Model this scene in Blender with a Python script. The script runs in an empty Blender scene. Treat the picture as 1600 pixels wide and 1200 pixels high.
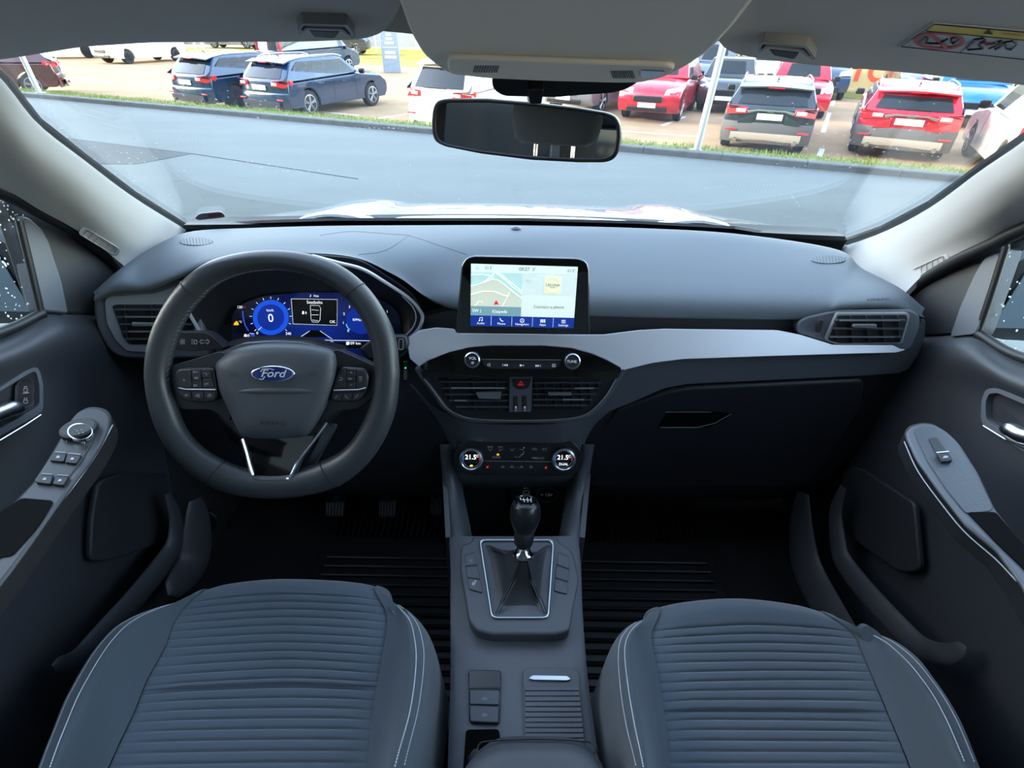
import bpy, bmesh, math, random
from mathutils import Vector, Matrix
random.seed(7)
V=Vector
F=800.0; PITCH=math.radians(35.5); ROLL=math.radians(1.0); CAM=V((0,0,1.45))
_f=V((0,math.cos(PITCH),-math.sin(PITCH))); _r0=V((1,0,0)); _u0=_r0.cross(_f)
CR=_r0*math.cos(ROLL)+_u0*math.sin(ROLL); CU=-_r0*math.sin(ROLL)+_u0*math.cos(ROLL)
COL=bpy.context.scene.collection
def ray(px,py): return _f+CR*((px-800)/F)+CU*((600-py)/F)
def PY(px,py,Y): d=ray(px,py); return CAM+d*((Y-CAM.y)/d.y)
def PX(px,py,X): d=ray(px,py); return CAM+d*((X-CAM.x)/d.x)
def PZ(px,py,Z): d=ray(px,py); return CAM+d*((Z-CAM.z)/d.z)
def PD(px,py,D): return CAM+ray(px,py)*D
class Plane:
    def __init__(s,p,n,u=None):
        s.p=V(p); s.n=V(n).normalized(); u=V(u) if u is not None else V((1,0,0))
        s.u=(u-s.n*u.dot(s.n)).normalized(); s.v=s.n.cross(s.u)
        if s.v.z<0 and abs(s.n.z)<.9: s.v=-s.v
        if abs(s.n.z)>=.9 and s.v.y<0: s.v=-s.v
    def hit(s,px,py,lift=0):
        d=ray(px,py); q=s.p+s.n*lift
        return CAM+d*((q-CAM).dot(s.n)/d.dot(s.n))
    def up(s,l): return Plane(s.p+s.n*l,s.n,s.u)
def tilt(deg,x=0):  # normal facing the rear of the car, leaning up by deg
    a=math.radians(deg); return V((x,-math.cos(a),math.sin(a)))
# ---------- materials
def lin(c): return tuple(((v/255)/12.92 if v/255<=.04045 else ((v/255+.055)/1.055)**2.4) for v in c)
MC={}
def mat(name,c,rough=.5,metal=0,bump=None,coat=0,emit=0,var=None,spec=.5,sheen=0,ecol=None,bumpd=.002):
    if name in MC: return MC[name]
    m=bpy.data.materials.new(name); m.use_nodes=True; nt=m.node_tree; b=nt.nodes['Principled BSDF']
    col=lin(c)+(1,)
    b.inputs['Base Color'].default_value=col; b.inputs['Roughness'].default_value=rough; b.inputs['Metallic'].default_value=metal
    b.inputs['Coat Weight'].default_value=coat; b.inputs['Coat Roughness'].default_value=.04; b.inputs['Specular IOR Level'].default_value=spec
    if sheen: b.inputs['Sheen Weight'].default_value=sheen; b.inputs['Sheen Roughness'].default_value=.5
    if emit: b.inputs['Emission Color'].default_value=(lin(ecol)+(1,)) if ecol else col; b.inputs['Emission Strength'].default_value=emit
    tc=nt.nodes.new('ShaderNodeTexCoord')
    if bump:
        n=nt.nodes.new('ShaderNodeTexNoise'); n.inputs['Scale'].default_value=bump[0]; n.inputs['Detail'].default_value=3
        bp=nt.nodes.new('ShaderNodeBump'); bp.inputs['Strength'].default_value=bump[1]; bp.inputs['Distance'].default_value=bumpd
        nt.links.new(tc.outputs['Object'],n.inputs['Vector']); nt.links.new(n.outputs['Fac'],bp.inputs['Height']); nt.links.new(bp.outputs['Normal'],b.inputs['Normal'])
    if var:
        n=nt.nodes.new('ShaderNodeTexNoise'); n.inputs['Scale'].default_value=var[0]; n.inputs['Detail'].default_value=5
        r=nt.nodes.new('ShaderNodeValToRGB'); r.color_ramp.elements[0].position=.35; r.color_ramp.elements[1].position=.65
        r.color_ramp.elements[0].color=col; r.color_ramp.elements[1].color=lin(var[1])+(1,)
        nt.links.new(tc.outputs['Object'],n.inputs['Vector']); nt.links.new(n.outputs['Fac'],r.inputs['Fac']); nt.links.new(r.outputs['Color'],b.inputs['Base Color'])
    MC[name]=m; return m
def glass(name,tint=(1,1,1),refl=1.0,haze=0,ior=1.45):
    if name in MC: return MC[name]
    m=bpy.data.materials.new(name); m.use_nodes=True; nt=m.node_tree; nt.nodes.clear()
    o=nt.nodes.new('ShaderNodeOutputMaterial'); t=nt.nodes.new('ShaderNodeBsdfTransparent'); g=nt.nodes.new('ShaderNodeBsdfGlossy'); fr=nt.nodes.new('ShaderNodeFresnel'); mx=nt.nodes.new('ShaderNodeMixShader')
    t.inputs['Color'].default_value=tuple(tint)+(1,); g.inputs['Roughness'].default_value=.02; fr.inputs['IOR'].default_value=ior
    ge=nt.nodes.new('ShaderNodeNewGeometry'); dt=nt.nodes.new('ShaderNodeVectorMath'); dt.operation='DOT_PRODUCT'
    def M_(op,a_,b_=None):
        k=nt.nodes.new('ShaderNodeMath'); k.operation=op
        for i_,x_ in enumerate((a_,b_)):
            if x_ is None: continue
            if isinstance(x_,(int,float)): k.inputs[i_].default_value=x_
            else: nt.links.new(x_,k.inputs[i_])
        return k.outputs[0]
    nt.links.new(ge.outputs['Normal'],dt.inputs[0]); nt.links.new(ge.outputs['Incoming'],dt.inputs[1])
    om=M_('SUBTRACT',1,M_('ABSOLUTE',dt.outputs['Value'])); fz=M_('ADD',M_('MULTIPLY',M_('POWER',om,5),.9*refl),.035*refl)
    nt.nodes.remove(fr)
    nt.links.new(fz,mx.inputs[0]); nt.links.new(t.outputs[0],mx.inputs[1]); nt.links.new(g.outputs[0],mx.inputs[2])
    last=mx
    if haze:
        d=nt.nodes.new('ShaderNodeBsdfDiffuse'); d.inputs['Color'].default_value=(.8,.85,.9,1); m2=nt.nodes.new('ShaderNodeMixShader'); m2.inputs[0].default_value=haze
        nt.links.new(mx.outputs[0],m2.inputs[1]); nt.links.new(d.outputs[0],m2.inputs[2]); last=m2
    nt.links.new(last.outputs[0],o.inputs['Surface']); MC[name]=m; return m
# ---------- curves
def cr(pts,n):
    """catmull-rom resample of vectors"""
    P=[V(p) for p in pts]; k=len(P)
    if k==2: return [P[0].lerp(P[1],i/(n-1)) for i in range(n)]
    E=[P[0]*2-P[1]]+P+[P[-1]*2-P[-2]]; out=[]
    for i in range(n):
        t=i/(n-1)*(k-1); j=min(int(t),k-2); s=t-j
        a,b,c,d=E[j],E[j+1],E[j+2],E[j+3]
        out.append(.5*((2*b)+(c-a)*s+(2*a-5*b+4*c-d)*s*s+(3*b-a-3*c+d)*s*s*s))
    return out
def V2(p): return V((p[0],p[1],0))
def crpx(pts,n): return [(q.x,q.y) for q in cr([V2(p) for p in pts],n)]
def rr(x0,y0,x1,y1,r=3,n=4):
    out=[]
    for cx,cy,a0 in((x1-r,y0+r,-90),(x1-r,y1-r,0),(x0+r,y1-r,90),(x0+r,y0+r,180)):
        for i in range(n+1):
            a=math.radians(a0+90*i/n); out.append((cx+r*math.cos(a),cy+r*math.sin(a)))
    return out
def ell(cx,cy,rx,ry,n=32,a0=0): return [(cx+rx*math.cos(a0+2*math.pi*i/n),cy+ry*math.sin(a0+2*math.pi*i/n)) for i in range(n)]
def rp(pts,r=4,n=3):
    out=[]; k=len(pts)
    for i in range(k):
        p=V2(pts[i]); a=V2(pts[i-1])-p; b=V2(pts[(i+1)%k])-p
        ra=min(r,a.length*.45); rb=min(r,b.length*.45)
        A=p+a.normalized()*ra; B=p+b.normalized()*rb
        for j in range(n+1):
            t=j/n; q=A*(1-t)**2+p*2*t*(1-t)+B*t*t; out.append((q.x,q.y))
    return out
# ---------- mesh builder
class MB:
    def __init__(s): s.bm=bmesh.new()
    def face(s,pts):
        try: return s.bm.faces.new([s.bm.verts.new(p) for p in pts])
        except Exception: return None
    def prism(s,A,B):
        """closed solid between two equal loops"""
        a=[s.bm.verts.new(p) for p in A]; b=[s.bm.verts.new(p) for p in B]; n=len(a)
        s.bm.faces.new(a); s.bm.faces.new(b[::-1])
        for i in range(n): s.bm.faces.new((a[i],b[i],b[(i+1)%n],a[(i+1)%n]))
        return s
    def slab(s,poly,pl,thick,lift=0):
        A=[pl.hit(x,y,lift) for x,y in poly]; B=[p-pl.n*thick for p in A]; return s.prism(A,B)
    def ring(s,O,I,pl,thick,lift=0):
        o=[pl.hit(x,y,lift) for x,y in O]; i=[pl.hit(x,y,lift) for x,y in I]
        ob=[p-pl.n*thick for p in o]; ib=[p-pl.n*thick for p in i]
        q=[[s.bm.verts.new(p) for p in L] for L in(o,ob,ib,i)]; n=len(o)
        for a in range(4):
            x=q[a]; y=q[(a+1)%4]
            for j in range(n): s.bm.faces.new((x[j],y[j],y[(j+1)%n],x[(j+1)%n]))
        return s
    def tube(s,pts,r,n=8,closed=False,cap=True,flat=None):
        P=[V(p) for p in pts]; k=len(P); rings=[]; up=None
        R=r if isinstance(r,(list,tuple)) else [r]*k
        for i in range(k):
            if closed: t=(P[(i+1)%k]-P[i-1])
            else: t=P[min(i+1,k-1)]-P[max(i-1,0)]
            t.normalize()
            if up is None: up=V((0,0,1)) if abs(t.z)<.9 else V((0,1,0))
            a=(up-t*up.dot(t)).normalized(); b=t.cross(a); up=a
            rings.append([s.bm.verts.new(P[i]+(a*math.cos(2*math.pi*j/n)+b*math.sin(2*math.pi*j/n))*R[i]) for j in range(n)])
        for i in range(k if closed else k-1):
            A=rings[i];B=rings[(i+1)%k]
            for j in range(n): s.bm.faces.new((A[j],A[(j+1)%n],B[(j+1)%n],B[j]))
        if cap and not closed: s.bm.faces.new(rings[0][::-1]); s.bm.faces.new(rings[-1])
        return s
    def box(s,c,size,M=None):
        c=V(c); h=[x/2 for x in size]; M=M or Matrix.Identity(3)
        v=[s.bm.verts.new(c+M@V((h[0]*i,h[1]*j,h[2]*k))) for i in(-1,1) for j in(-1,1) for k in(-1,1)]
        for f in((0,1,3,2),(4,6,7,5),(0,4,5,1),(2,3,7,6),(0,2,6,4),(1,5,7,3)): s.bm.faces.new([v[i] for i in f])
        return s
    def lathe(s,prof,c,axis,n=24):
        """prof list of (r,h) along axis"""
        c=V(c); ax=V(axis).normalized(); t=V((0,0,1)) if abs(ax.z)<.9 else V((0,1,0)); a=(t-ax*t.dot(ax)).normalized(); b=ax.cross(a); R=[]
        for r,h in prof:
            R.append([s.bm.verts.new(c+ax*h+(a*math.cos(2*math.pi*j/n)+b*math.sin(2*math.pi*j/n))*max(r,1e-5)) for j in range(n)])
        for i in range(len(R)-1):
            for j in range(n): s.bm.faces.new((R[i][j],R[i][(j+1)%n],R[i+1][(j+1)%n],R[i+1][j]))
        s.bm.faces.new(R[0][::-1]); s.bm.faces.new(R[-1]); return s
    def grid(s,G,thick=0,toward=None,cu=False):
        nv=len(G); nu=len(G[0]); T=V(toward) if toward is not None else CAM
        if thick:
            N=[]; acc=0
            for i in range(nv):
                row=[]
                for j in range(nu):
                    a=G[min(i+1,nv-1)][j]-G[max(i-1,0)][j]; b=G[i][min(j+1,nu-1)]-G[i][max(j-1,0)]
                    n=a.cross(b); n=n.normalized() if n.length>1e-12 else V((0,0,1)); row.append(n); acc+=n.dot((T-G[i][j]).normalized())
                N.append(row)
            sg=1 if acc>0 else -1
            B=[[G[i][j]-N[i][j]*(thick*sg) for j in range(nu)] for i in range(nv)]
        a=[[s.bm.verts.new(p) for p in r] for r in G]
        for i in range(nv-1):
            for j in range(nu-1): s.bm.faces.new((a[i][j],a[i][j+1],a[i+1][j+1],a[i+1][j]))
        if thick:
            b=[[s.bm.verts.new(p) for p in r] for r in B]
            for i in range(nv-1):
                for j in range(nu-1): s.bm.faces.new((b[i][j],b[i+1][j],b[i+1][j+1],b[i][j+1]))
            for i in range(nv-1):
                s.bm.faces.new((a[i][0],a[i+1][0],b[i+1][0],b[i][0])); s.bm.faces.new((a[i][-1],b[i][-1],b[i+1][-1],a[i+1][-1]))
            for j in range(nu-1):
                s.bm.faces.new((a[0][j],b[0][j],b[0][j+1],a[0][j+1])); s.bm.faces.new((a[-1][j],a[-1][j+1],b[-1][j+1],b[-1][j]))
        return s
    def patch(s,rows,nu,nv,thick=0,toward=None):
        R=[cr(r,nu) for r in rows]; cols=[cr([R[i][j] for i in range(len(R))],nv) for j in range(nu)]
        return s.grid([[cols[j][i] for j in range(nu)] for i in range(nv)],thick,toward)
    def band(s,pts,nrm,w,h,n=10):
        P=[V(p) for p in pts]; N=V(nrm).normalized(); G=[]
        for i,p in enumerate(P):
            t=(P[min(i+1,len(P)-1)]-P[max(i-1,0)]).normalized(); b=t.cross(N).normalized(); e=math.sin(math.pi*min(1,max(0.02,i/(len(P)-1))))**.3
            G.append([p+b*(w*math.cos(math.pi*k/n))*e+N*(h*math.sin(math.pi*k/n)*e) for k in range(n+1)])
        return s.grid(G)
    def text(s,body,pl,px,py,h,lift=.0006,ext=.0003,align='CENTER',sx=1.0,shear=0,bold=0,flip=False,raw=None):
        cu=bpy.data.curves.new('t','FONT'); cu.body=body; cu.align_x=align; cu.align_y='CENTER'; cu.extrude=0; cu.shear=shear; cu.offset=bold; cu.resolution_u=3
        ob=bpy.data.objects.new('t',cu); COL.objects.link(ob); dg=bpy.context.evaluated_depsgraph_get(); me=bpy.data.meshes.new_from_object(ob.evaluated_get(dg))
        o=raw or pl.hit(px,py,lift); size=(h if raw else h*(o-CAM).dot(_f)/F)*1.38
        vs=[s.bm.verts.new(o+pl.u*(v.co.x*size*sx*(-1 if flip else 1))+pl.v*(v.co.y*size)) for v in me.vertices]
        for p in me.polygons:
            try: s.bm.faces.new([vs[i] for i in p.vertices])
            except Exception: pass
        bpy.data.objects.remove(ob); bpy.data.curves.remove(cu); bpy.data.meshes.remove(me); return s
    def build(s,name,m,parent=None,bevel=0,seg=2,smooth=35,weld=False,sub=0,clean=True):
        bm=s.bm
        if weld: bmesh.ops.remove_doubles(bm,verts=bm.verts,dist=1e-5)
        if clean: bmesh.ops.recalc_face_normals(bm,faces=bm.faces)
        me=bpy.data.meshes.new(name); bm.to_mesh(me); bm.free(); me.materials.append(m)
        o=bpy.data.objects.new(name,me); COL.objects.link(o)
        if smooth:
            me.polygons.foreach_set('use_smooth',[True]*len(me.polygons)); me.update()
            try: me.set_sharp_from_angle(angle=math.radians(smooth))
            except Exception: pass
        if bevel:
            md=o.modifiers.new('Bevel','BEVEL'); md.width=bevel; md.segments=seg; md.limit_method='ANGLE'; md.angle_limit=math.radians(40); md.use_clamp_overlap=True
        if sub: md=o.modifiers.new('Sub','SUBSURF'); md.levels=sub; md.render_levels=sub
        if parent: o.parent=parent; o.matrix_parent_inverse=Matrix.Translation(parent.matrix_basis.translation).inverted() if parent.type=='EMPTY' or True else o.matrix_parent_inverse
        return o
from mathutils.bvhtree import BVHTree
def caster(o):
    bm=bmesh.new(); bm.from_mesh(o.data); t=BVHTree.FromBMesh(bm); bm.free()
    def f(px,py,lift=0):
        d=ray(px,py).normalized(); h,n,i,_=t.ray_cast(CAM,d)
        if h is None: return None,None
        if n.dot(d)>0: n=-n
        return h+n*lift,n
    return f
def tag(o,label=None,cat=None,group=None,kind=None):
    if label: o['label']=label
    if cat: o['category']=cat
    if group: o['group']=group
    if kind: o['kind']=kind
    return o
def thing(name,loc,label,cat,group=None):
    o=bpy.data.objects.new(name,None); COL.objects.link(o); o.location=loc; o.empty_display_size=.05
    return tag(o,label,cat,group)
def struct(name,mb,m,**k): return tag(mb.build(name,m,**k),kind='structure')
def sl(name,poly,pl,thick,m,parent=None,lift=0,bevel=.001,seg=2,smooth=35): return MB().slab(poly,pl,thick,lift).build(name,m,parent,bevel=bevel,seg=seg,smooth=smooth)
def lines(mb,L,pl,r=.0004,lift=.0006):
    for l in L: mb.tube([pl.hit(x,y,lift) for x,y in l],r,n=4)
    return mb
# ================= materials
PAD=mat('dash_soft_plastic',(80,88,94),.62,bump=(900,.25),bumpd=.0004)
PLA=mat('dark_hard_plastic',(80,84,90),.5,bump=(1200,.2),bumpd=.0003)
DRK=mat('black_plastic',(22,23,26),.55)
CON=mat('console_plastic',(82,86,92),.42,bump=(1400,.15),bumpd=.0002)
DOORM=mat('door_plastic',(46,48,53),.5,bump=(1000,.2),bumpd=.0003)
PIANO=mat('piano_black',(6,6,7),.06,coat=1)
SILV=mat('brushed_silver_trim',(214,216,220),.36,metal=.55)
CHR=mat('chrome',(225,228,232),.08,metal=1)
SAT=mat('satin_chrome',(190,194,200),.28,metal=1)
LEA=mat('black_leather',(50,53,56),.42,bump=(700,.3),bumpd=.0004)
GRYP=mat('grey_panel',(120,124,128),.45)
HEAD=mat('grey_headliner_cloth',(168,160,150),.95,bump=(1500,.3),bumpd=.0004)
VIS=mat('visor_vinyl',(186,178,170),.85,bump=(1200,.2),bumpd=.0003)
OVH=mat('overhead_plastic',(242,226,204),.7)
PIL=mat('pillar_grey_trim',(156,154,150),.75,bump=(1500,.2),bumpd=.0003)
WHT=mat('white_print',(225,230,235),.6,emit=.2)
GRY=mat('grey_print',(150,155,162),.6,emit=.1)
DGR=mat('dark_print',(45,55,60),.6)
STI=mat('white_stitch',(200,205,210),.7)
FAB=mat('grey_seat_fabric',(64,74,82),.85,bump=(2500,.4),sheen=.3,bumpd=.0005)
FAB2=mat('ribbed_seat_fabric',(70,81,92),.85,bump=(2500,.4),sheen=.35,bumpd=.0005)
RUB=mat('rubber_mat',(20,20,22),.45)
CAR=mat('black_carpet',(18,18,20),.95,bump=(600,.8))
ORA=mat('amber_light',(255,160,20),.5,emit=1.2)
REDL=mat('red_print',(220,40,50),.5,emit=.5)
GLW=glass('windscreen_glass',(.97,.985,.98),1.0,haze=.005)
GLS=glass('side_window_glass',(.93,.96,.95),1.0)
# ================= windscreen
WP=V((0,1.08,1.10)); WN=V((0,-.4,.58)); # plane through base and header
WPL=Plane(WP,V((0,-.69,-1)) if False else V((0,.69,1)).normalized()*-1)
def W(px,py,l=0): return WPL.hit(px,py,l)
fr_in=[(-60,60),(12,128),(62,192),(132,247),(212,307),(292,357),(400,351),(520,347),(815,347),(1000,352),(1150,360),(1302,386),(1377,360),(1452,321),(1530,264),(1602,214),(1690,140)]
top_in=[(1640,20),(1200,-10),(815,-10),(400,-10),(-20,10)]
op=fr_in+top_in
def grow(poly,c,k): return [(c[0]+(x-c[0])*k,c[1]+(y-c[1])*k) for x,y in poly]
MB().slab(grow(op,(800,200),1.012),WPL,.005,-.001).build('window_1',GLW,smooth=0)['kind']='structure'
fo=[]
for i,(x,y) in enumerate(op):
    fo.append((800+(x-800)*1.035,200+(y-200)*(1.03 if y<300 else 1.10)))
fi=[(800+(x-800)*.996,200+(y-200)*.985) for x,y in op]
FRIT=mat('windscreen_black_border',(12,13,17),.4)
tag(MB().ring(fo,fi,WPL,.006,.0015).build('window_surround',FRIT,smooth=0),kind='structure')
# rain drops
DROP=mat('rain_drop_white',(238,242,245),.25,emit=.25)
mb=MB()
def drop(px,py,r):
    p=W(px,py,-.0065); n=-WPL.n
    k=6; ring=[mb.bm.verts.new(p+(WPL.u*math.cos(2*math.pi*j/k)*random.uniform(.8,1.5)+WPL.v*math.sin(2*math.pi*j/k))*r) for j in range(k)]
    t=mb.bm.verts.new(p+n*r*.5)
    mb.bm.faces.new(ring)
    for j in range(k): mb.bm.faces.new((ring[j],ring[(j+1)%k],t))
for i in range(60): drop(random.gauss(190,50),random.gauss(272,28),random.uniform(.0006,.0018))
for i in range(14): drop(78+i*5+random.uniform(-2,2),165+i*9,random.uniform(.0006,.0014))
for i in range(14): drop(540+i*7.5,200+random.uniform(-1,1),random.uniform(.0008,.0016))
for i in range(18): drop(330+i*11+random.uniform(-4,4),250+i*1.2+random.uniform(-5,6),random.uniform(.0006,.0014))
for i in range(14): drop(600+i*6,270+i*4+random.uniform(-4,4),random.uniform(.0006,.0012))
for i in range(28): drop(random.uniform(640,1020),random.uniform(255,345),random.uniform(.0005,.0012))
for i in range(12): drop(1145+i*6,289,random.uniform(.0006,.0011))
for i in range(9): drop(1092+i*5,296-i*.6,random.uniform(.0006,.0011))
for i in range(7): drop(1236+i*2.2,304+i*3,random.uniform(.0005,.001))
for i in range(70): drop(random.gauss(1340,75),random.gauss(236,22),random.uniform(.0005,.0013))
for i in range(30): drop(random.uniform(1180,1500),random.uniform(150,250),random.uniform(.0005,.0012))
for i in range(20): drop(random.uniform(230,420),random.uniform(80,200),random.uniform(.0006,.0015))
for i in range(16): drop(random.uniform(770,830),random.uniform(343,352),random.uniform(.0006,.0012))
tag(mb.build('water_drops',DROP),'scattered small white raindrops on the outside of the windscreen','raindrops',kind='stuff')
# inspection sticker at the lower left of the glass
t=thing('inspection_sticker',W(327,339),'small grey and red half-oval sticker low on the left of the windscreen','sticker')
pl=WPL.up(.0005)
sl('sticker_film',rp([(304,341),(312,334),(345,331),(352,337),(350,340),(310,344)],4),pl,.0004,mat('sticker_grey',(120,124,132),.6),t,bevel=0)
sl('red_stripe',[(324,335),(345,333),(348,337),(326,340)],pl,.0004,mat('sticker_red',(120,50,50),.6),t,lift=.0005,bevel=0)
# ================= pillars
def pillar(name,top,low,ext):
    A=[W(x,y,.012) for x,y in top]; B=[PX(x,y,X) for x,y,X in low]
    A=cr(A,22); B=cr(B,22); G=[]
    for s,bul in((0,0),(.06,.012),(.3,.034),(.6,.030),(.85,.010),(1,0)):
        row=[]
        for a,b in zip(A,B):
            p=a.lerp(b,s); p+= (CAM+V((0,-.1,0))-p).normalized()*bul; row.append(p)
        G.append(row)
    mb=MB(); R=[cr([G[i][j] for i in range(6)],16) for j in range(22)]
    mb.grid([[R[j][i] for j in range(22)] for i in range(16)],.01)
    return tag(mb.build(name,PIL,smooth=60),kind='structure')
pil_l=pillar('trim_1',[(-220,-60),(-60,62),(8,130),(60,194),(130,249),(210,309),(292,360)],[(-420,140,-.70),(-160,240,-.72),(0,293,-.73),(62,328,-.73),(120,360,-.73),(172,398,-.73),(205,425,-.71)],0)
pil_r=pillar('trim_2',[(1760,70),(1690,142),(1604,217),(1530,268),(1452,325),(1377,364),(1303,390)],[(1900,260,.72),(1720,305,.73),(1602,347,.74),(1550,372,.74),(1496,397,.74),(1448,425,.74),(1414,458,.72)],0)
# defroster louvres in the pillars
def louvre(poly_c,pl,par,lbl):
    t=thing('window_vent',pl.hit(*poly_c[0]),lbl,'air vent')
    a,b,w=poly_c
    A=V2(a);B=V2(b);d=(B-A).normalized();n=V((-d.y,d.x,0))*w
    out=rp([(A-n).to_tuple()[:2],(B-n).to_tuple()[:2],(B+n).to_tuple()[:2],(A+n).to_tuple()[:2]],w*.95,4)
    inn=[((A+B)/2+(V2(p)-(A+B)/2)*.84).to_tuple()[:2] for p in out]
    MB().ring(out,inn,pl,.002,.001).build('rim',PIL,t,bevel=.0004)
    sl('recess',inn,pl,.002,mat('grey_recess',(150,148,144),.8),t,lift=-.0008,bevel=0)
    mb=MB()
    for i in range(1,7):
        c=A.lerp(B,i/7); lines(mb,[[(c-n*.8+d*2).to_tuple()[:2],(c+n*.8-d*2).to_tuple()[:2]]],pl,.0008,.0004)
    mb.build('vanes',PIL,t)
def locplane(pts):
    a,b,c=[V(p) for p in pts]; n=(b-a).cross(c-a).normalized()
    if n.dot(CAM-a)<0: n=-n
    return Plane(a,n,(b-a))
h_,n_=caster(pil_l)(156,376); lp=Plane(h_+n_*.003,n_,V((0,1,-.4)))
louvre(((125,359),(186,396),7),lp,None,'grey slatted demister vent at the foot of the left windscreen pillar')
h_,n_=caster(pil_r)(1450,415); rp_=Plane(h_+n_*.003,n_,V((0,1,-.4)))
louvre(((1422,430),(1482,402),7),rp_,None,'grey slatted demister vent at the foot of the right windscreen pillar')
# ================= roof lining, header and roof
mb=MB()
mb.patch([[PY(-260,150,.5)+V((0,.02,.03)),W(-60,64,.010),W(180,62,.012),W(420,40,.012),W(700,60,.012),W(800,95,.012),W(1000,95,.012),W(1180,60,.012),W(1500,110,.012),W(1690,141,.01)],
          [V((-.62,.42,1.49)),V((-.5,.44,1.51)),V((-.38,.45,1.52)),V((-.25,.45,1.525)),V((-.08,.45,1.53)),V((.02,.45,1.53)),V((.12,.45,1.53)),V((.28,.45,1.525)),V((.5,.44,1.51)),V((.64,.42,1.49))],
          [V((x,.1,1.575-.12*abs(x)**2.2*2)) for x in(-.62,-.48,-.36,-.22,-.08,.02,.12,.28,.48,.62)],
          [V((x,-.6,1.59-.12*abs(x)**2.2*2)) for x in(-.62,-.48,-.36,-.22,-.08,.02,.12,.28,.48,.62)],
          [V((x,-1.7,1.56-.12*abs(x)**2.2*2)) for x in(-.6,-.48,-.36,-.22,-.08,.02,.12,.28,.48,.6)]],40,30,.02,toward=(0,-.3,1.2))
tag(mb.build('ceiling',HEAD,smooth=60),kind='structure')
# beige header corner at upper left
# sensor cover behind the mirror
t=thing('sensor_housing',PY(880,148,.6),'black plastic sensor cover at the top of the windscreen behind the mirror','sensor cover')
pl=Plane(PY(880,140,.585),V((0,-.8,-.6)))
sl('cover',rp([(770,112),(1010,118),(985,138),(960,146),(900,150),(870,153),(785,151),(768,138)],10,4),pl,.03,mat('sensor_black',(14,14,16),.4),t,bevel=.006,seg=3)
sl('mount_foot',rp([(824,140),(850,140),(846,163),(828,163)],3),pl,.012,mat('sensor_black',(14,14,16),.4),t,lift=.012,bevel=.002)
# ================= rear-view mirror
t=thing('rear_view_mirror',PD(822,203,.6),'wide dark-framed rear-view mirror hanging at the top centre of the windscreen','mirror')
mo=[(676,168),(682,157),(697,154),(760,154),(830,160),(900,168),(948,176),(962,182),(969,195),(970,215),(966,240),(958,250),(945,254),(905,254),(830,250),(750,240),(695,229),(680,222),(675,210),(674,190)]
mo=rp(mo,6,2)
_c=PD(822,203,.6); MN=((CAM-_c).normalized()+(V((-.45,-.30,1.372))-_c).normalized()).normalized()
MP=Plane(PD(822,203,.6),MN)
mi=[(822+(x-822)*.957,203+(y-203)*.87) for x,y in mo]
MB().slab(mo,MP,.028,-.004).build('housing',mat('mirror_case',(30,28,30),.45),t,bevel=.01,seg=3)
MB().ring(mo,mi,MP,.012,.003).build('rim',mat('mirror_case',(30,28,30),.45),t,bevel=.003)
# mirror glass aimed at the right rear side window
g=MB().slab(mi,MP,.003,.0005).build('mirror_glass',mat('mirror_glass',(150,155,160),.0,metal=1),t,smooth=0)
MB().tube([PD(836,160,.6)+V((0,.03,0)),PD(836,148,.585)+V((0,.02,0))],.009).build('arm',mat('mirror_case',(30,28,30),.45),t)
# ================= overhead console
t=thing('overhead_console',PY(895,60,.4),'grey overhead console bulging down from the roof lining above the mirror','overhead console')
OA=PY(880,118,.46); OB=PY(880,0,.33)
n=(OB-OA).cross(V((1,0,0))).normalized(); n=n if n.z<0 else -n
OP=Plane(OA,n)
oc=[(596,-60),(612,-20),(624,8),(640,52),(655,80),(668,95),(700,117),(760,124),(850,128),(960,131),(1000,131),(1040,122),(1075,105),(1110,82),(1150,40),(1185,-5),(1205,-60)]
oc=rp(oc,12,3)
MB().slab(oc,OP,.05,0).build('shell',OVH,t,bevel=.012,seg=4)
sl('front_bezel',rp([(704,92),(1045,104),(1056,108),(1040,118),(1010,125),(955,126),(715,118),(700,112),(699,98)],7,3),OP,.004,OVH,t,lift=.004,bevel=.0015)
mb=MB()
for i in range(10): lines(mb,[[(743+i*4,103),(740+i*4,113)]],OP,.0005,.0042)
mb.build('left_microphone_slots',DRK,t); mb=MB()
for i in range(10): lines(mb,[[(955+i*3.6,111),(959+i*3.6,122)]],OP,.0005,.0042)
mb.build('right_microphone_slots',DRK,t)
sl('lamp_lens',rp([(1000,110),(1040,112),(1030,120),(1002,121)],4),OP,.002,mat('smoked_lens',(60,62,66),.15,coat=.5),t,lift=.0045,bevel=0)
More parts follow.
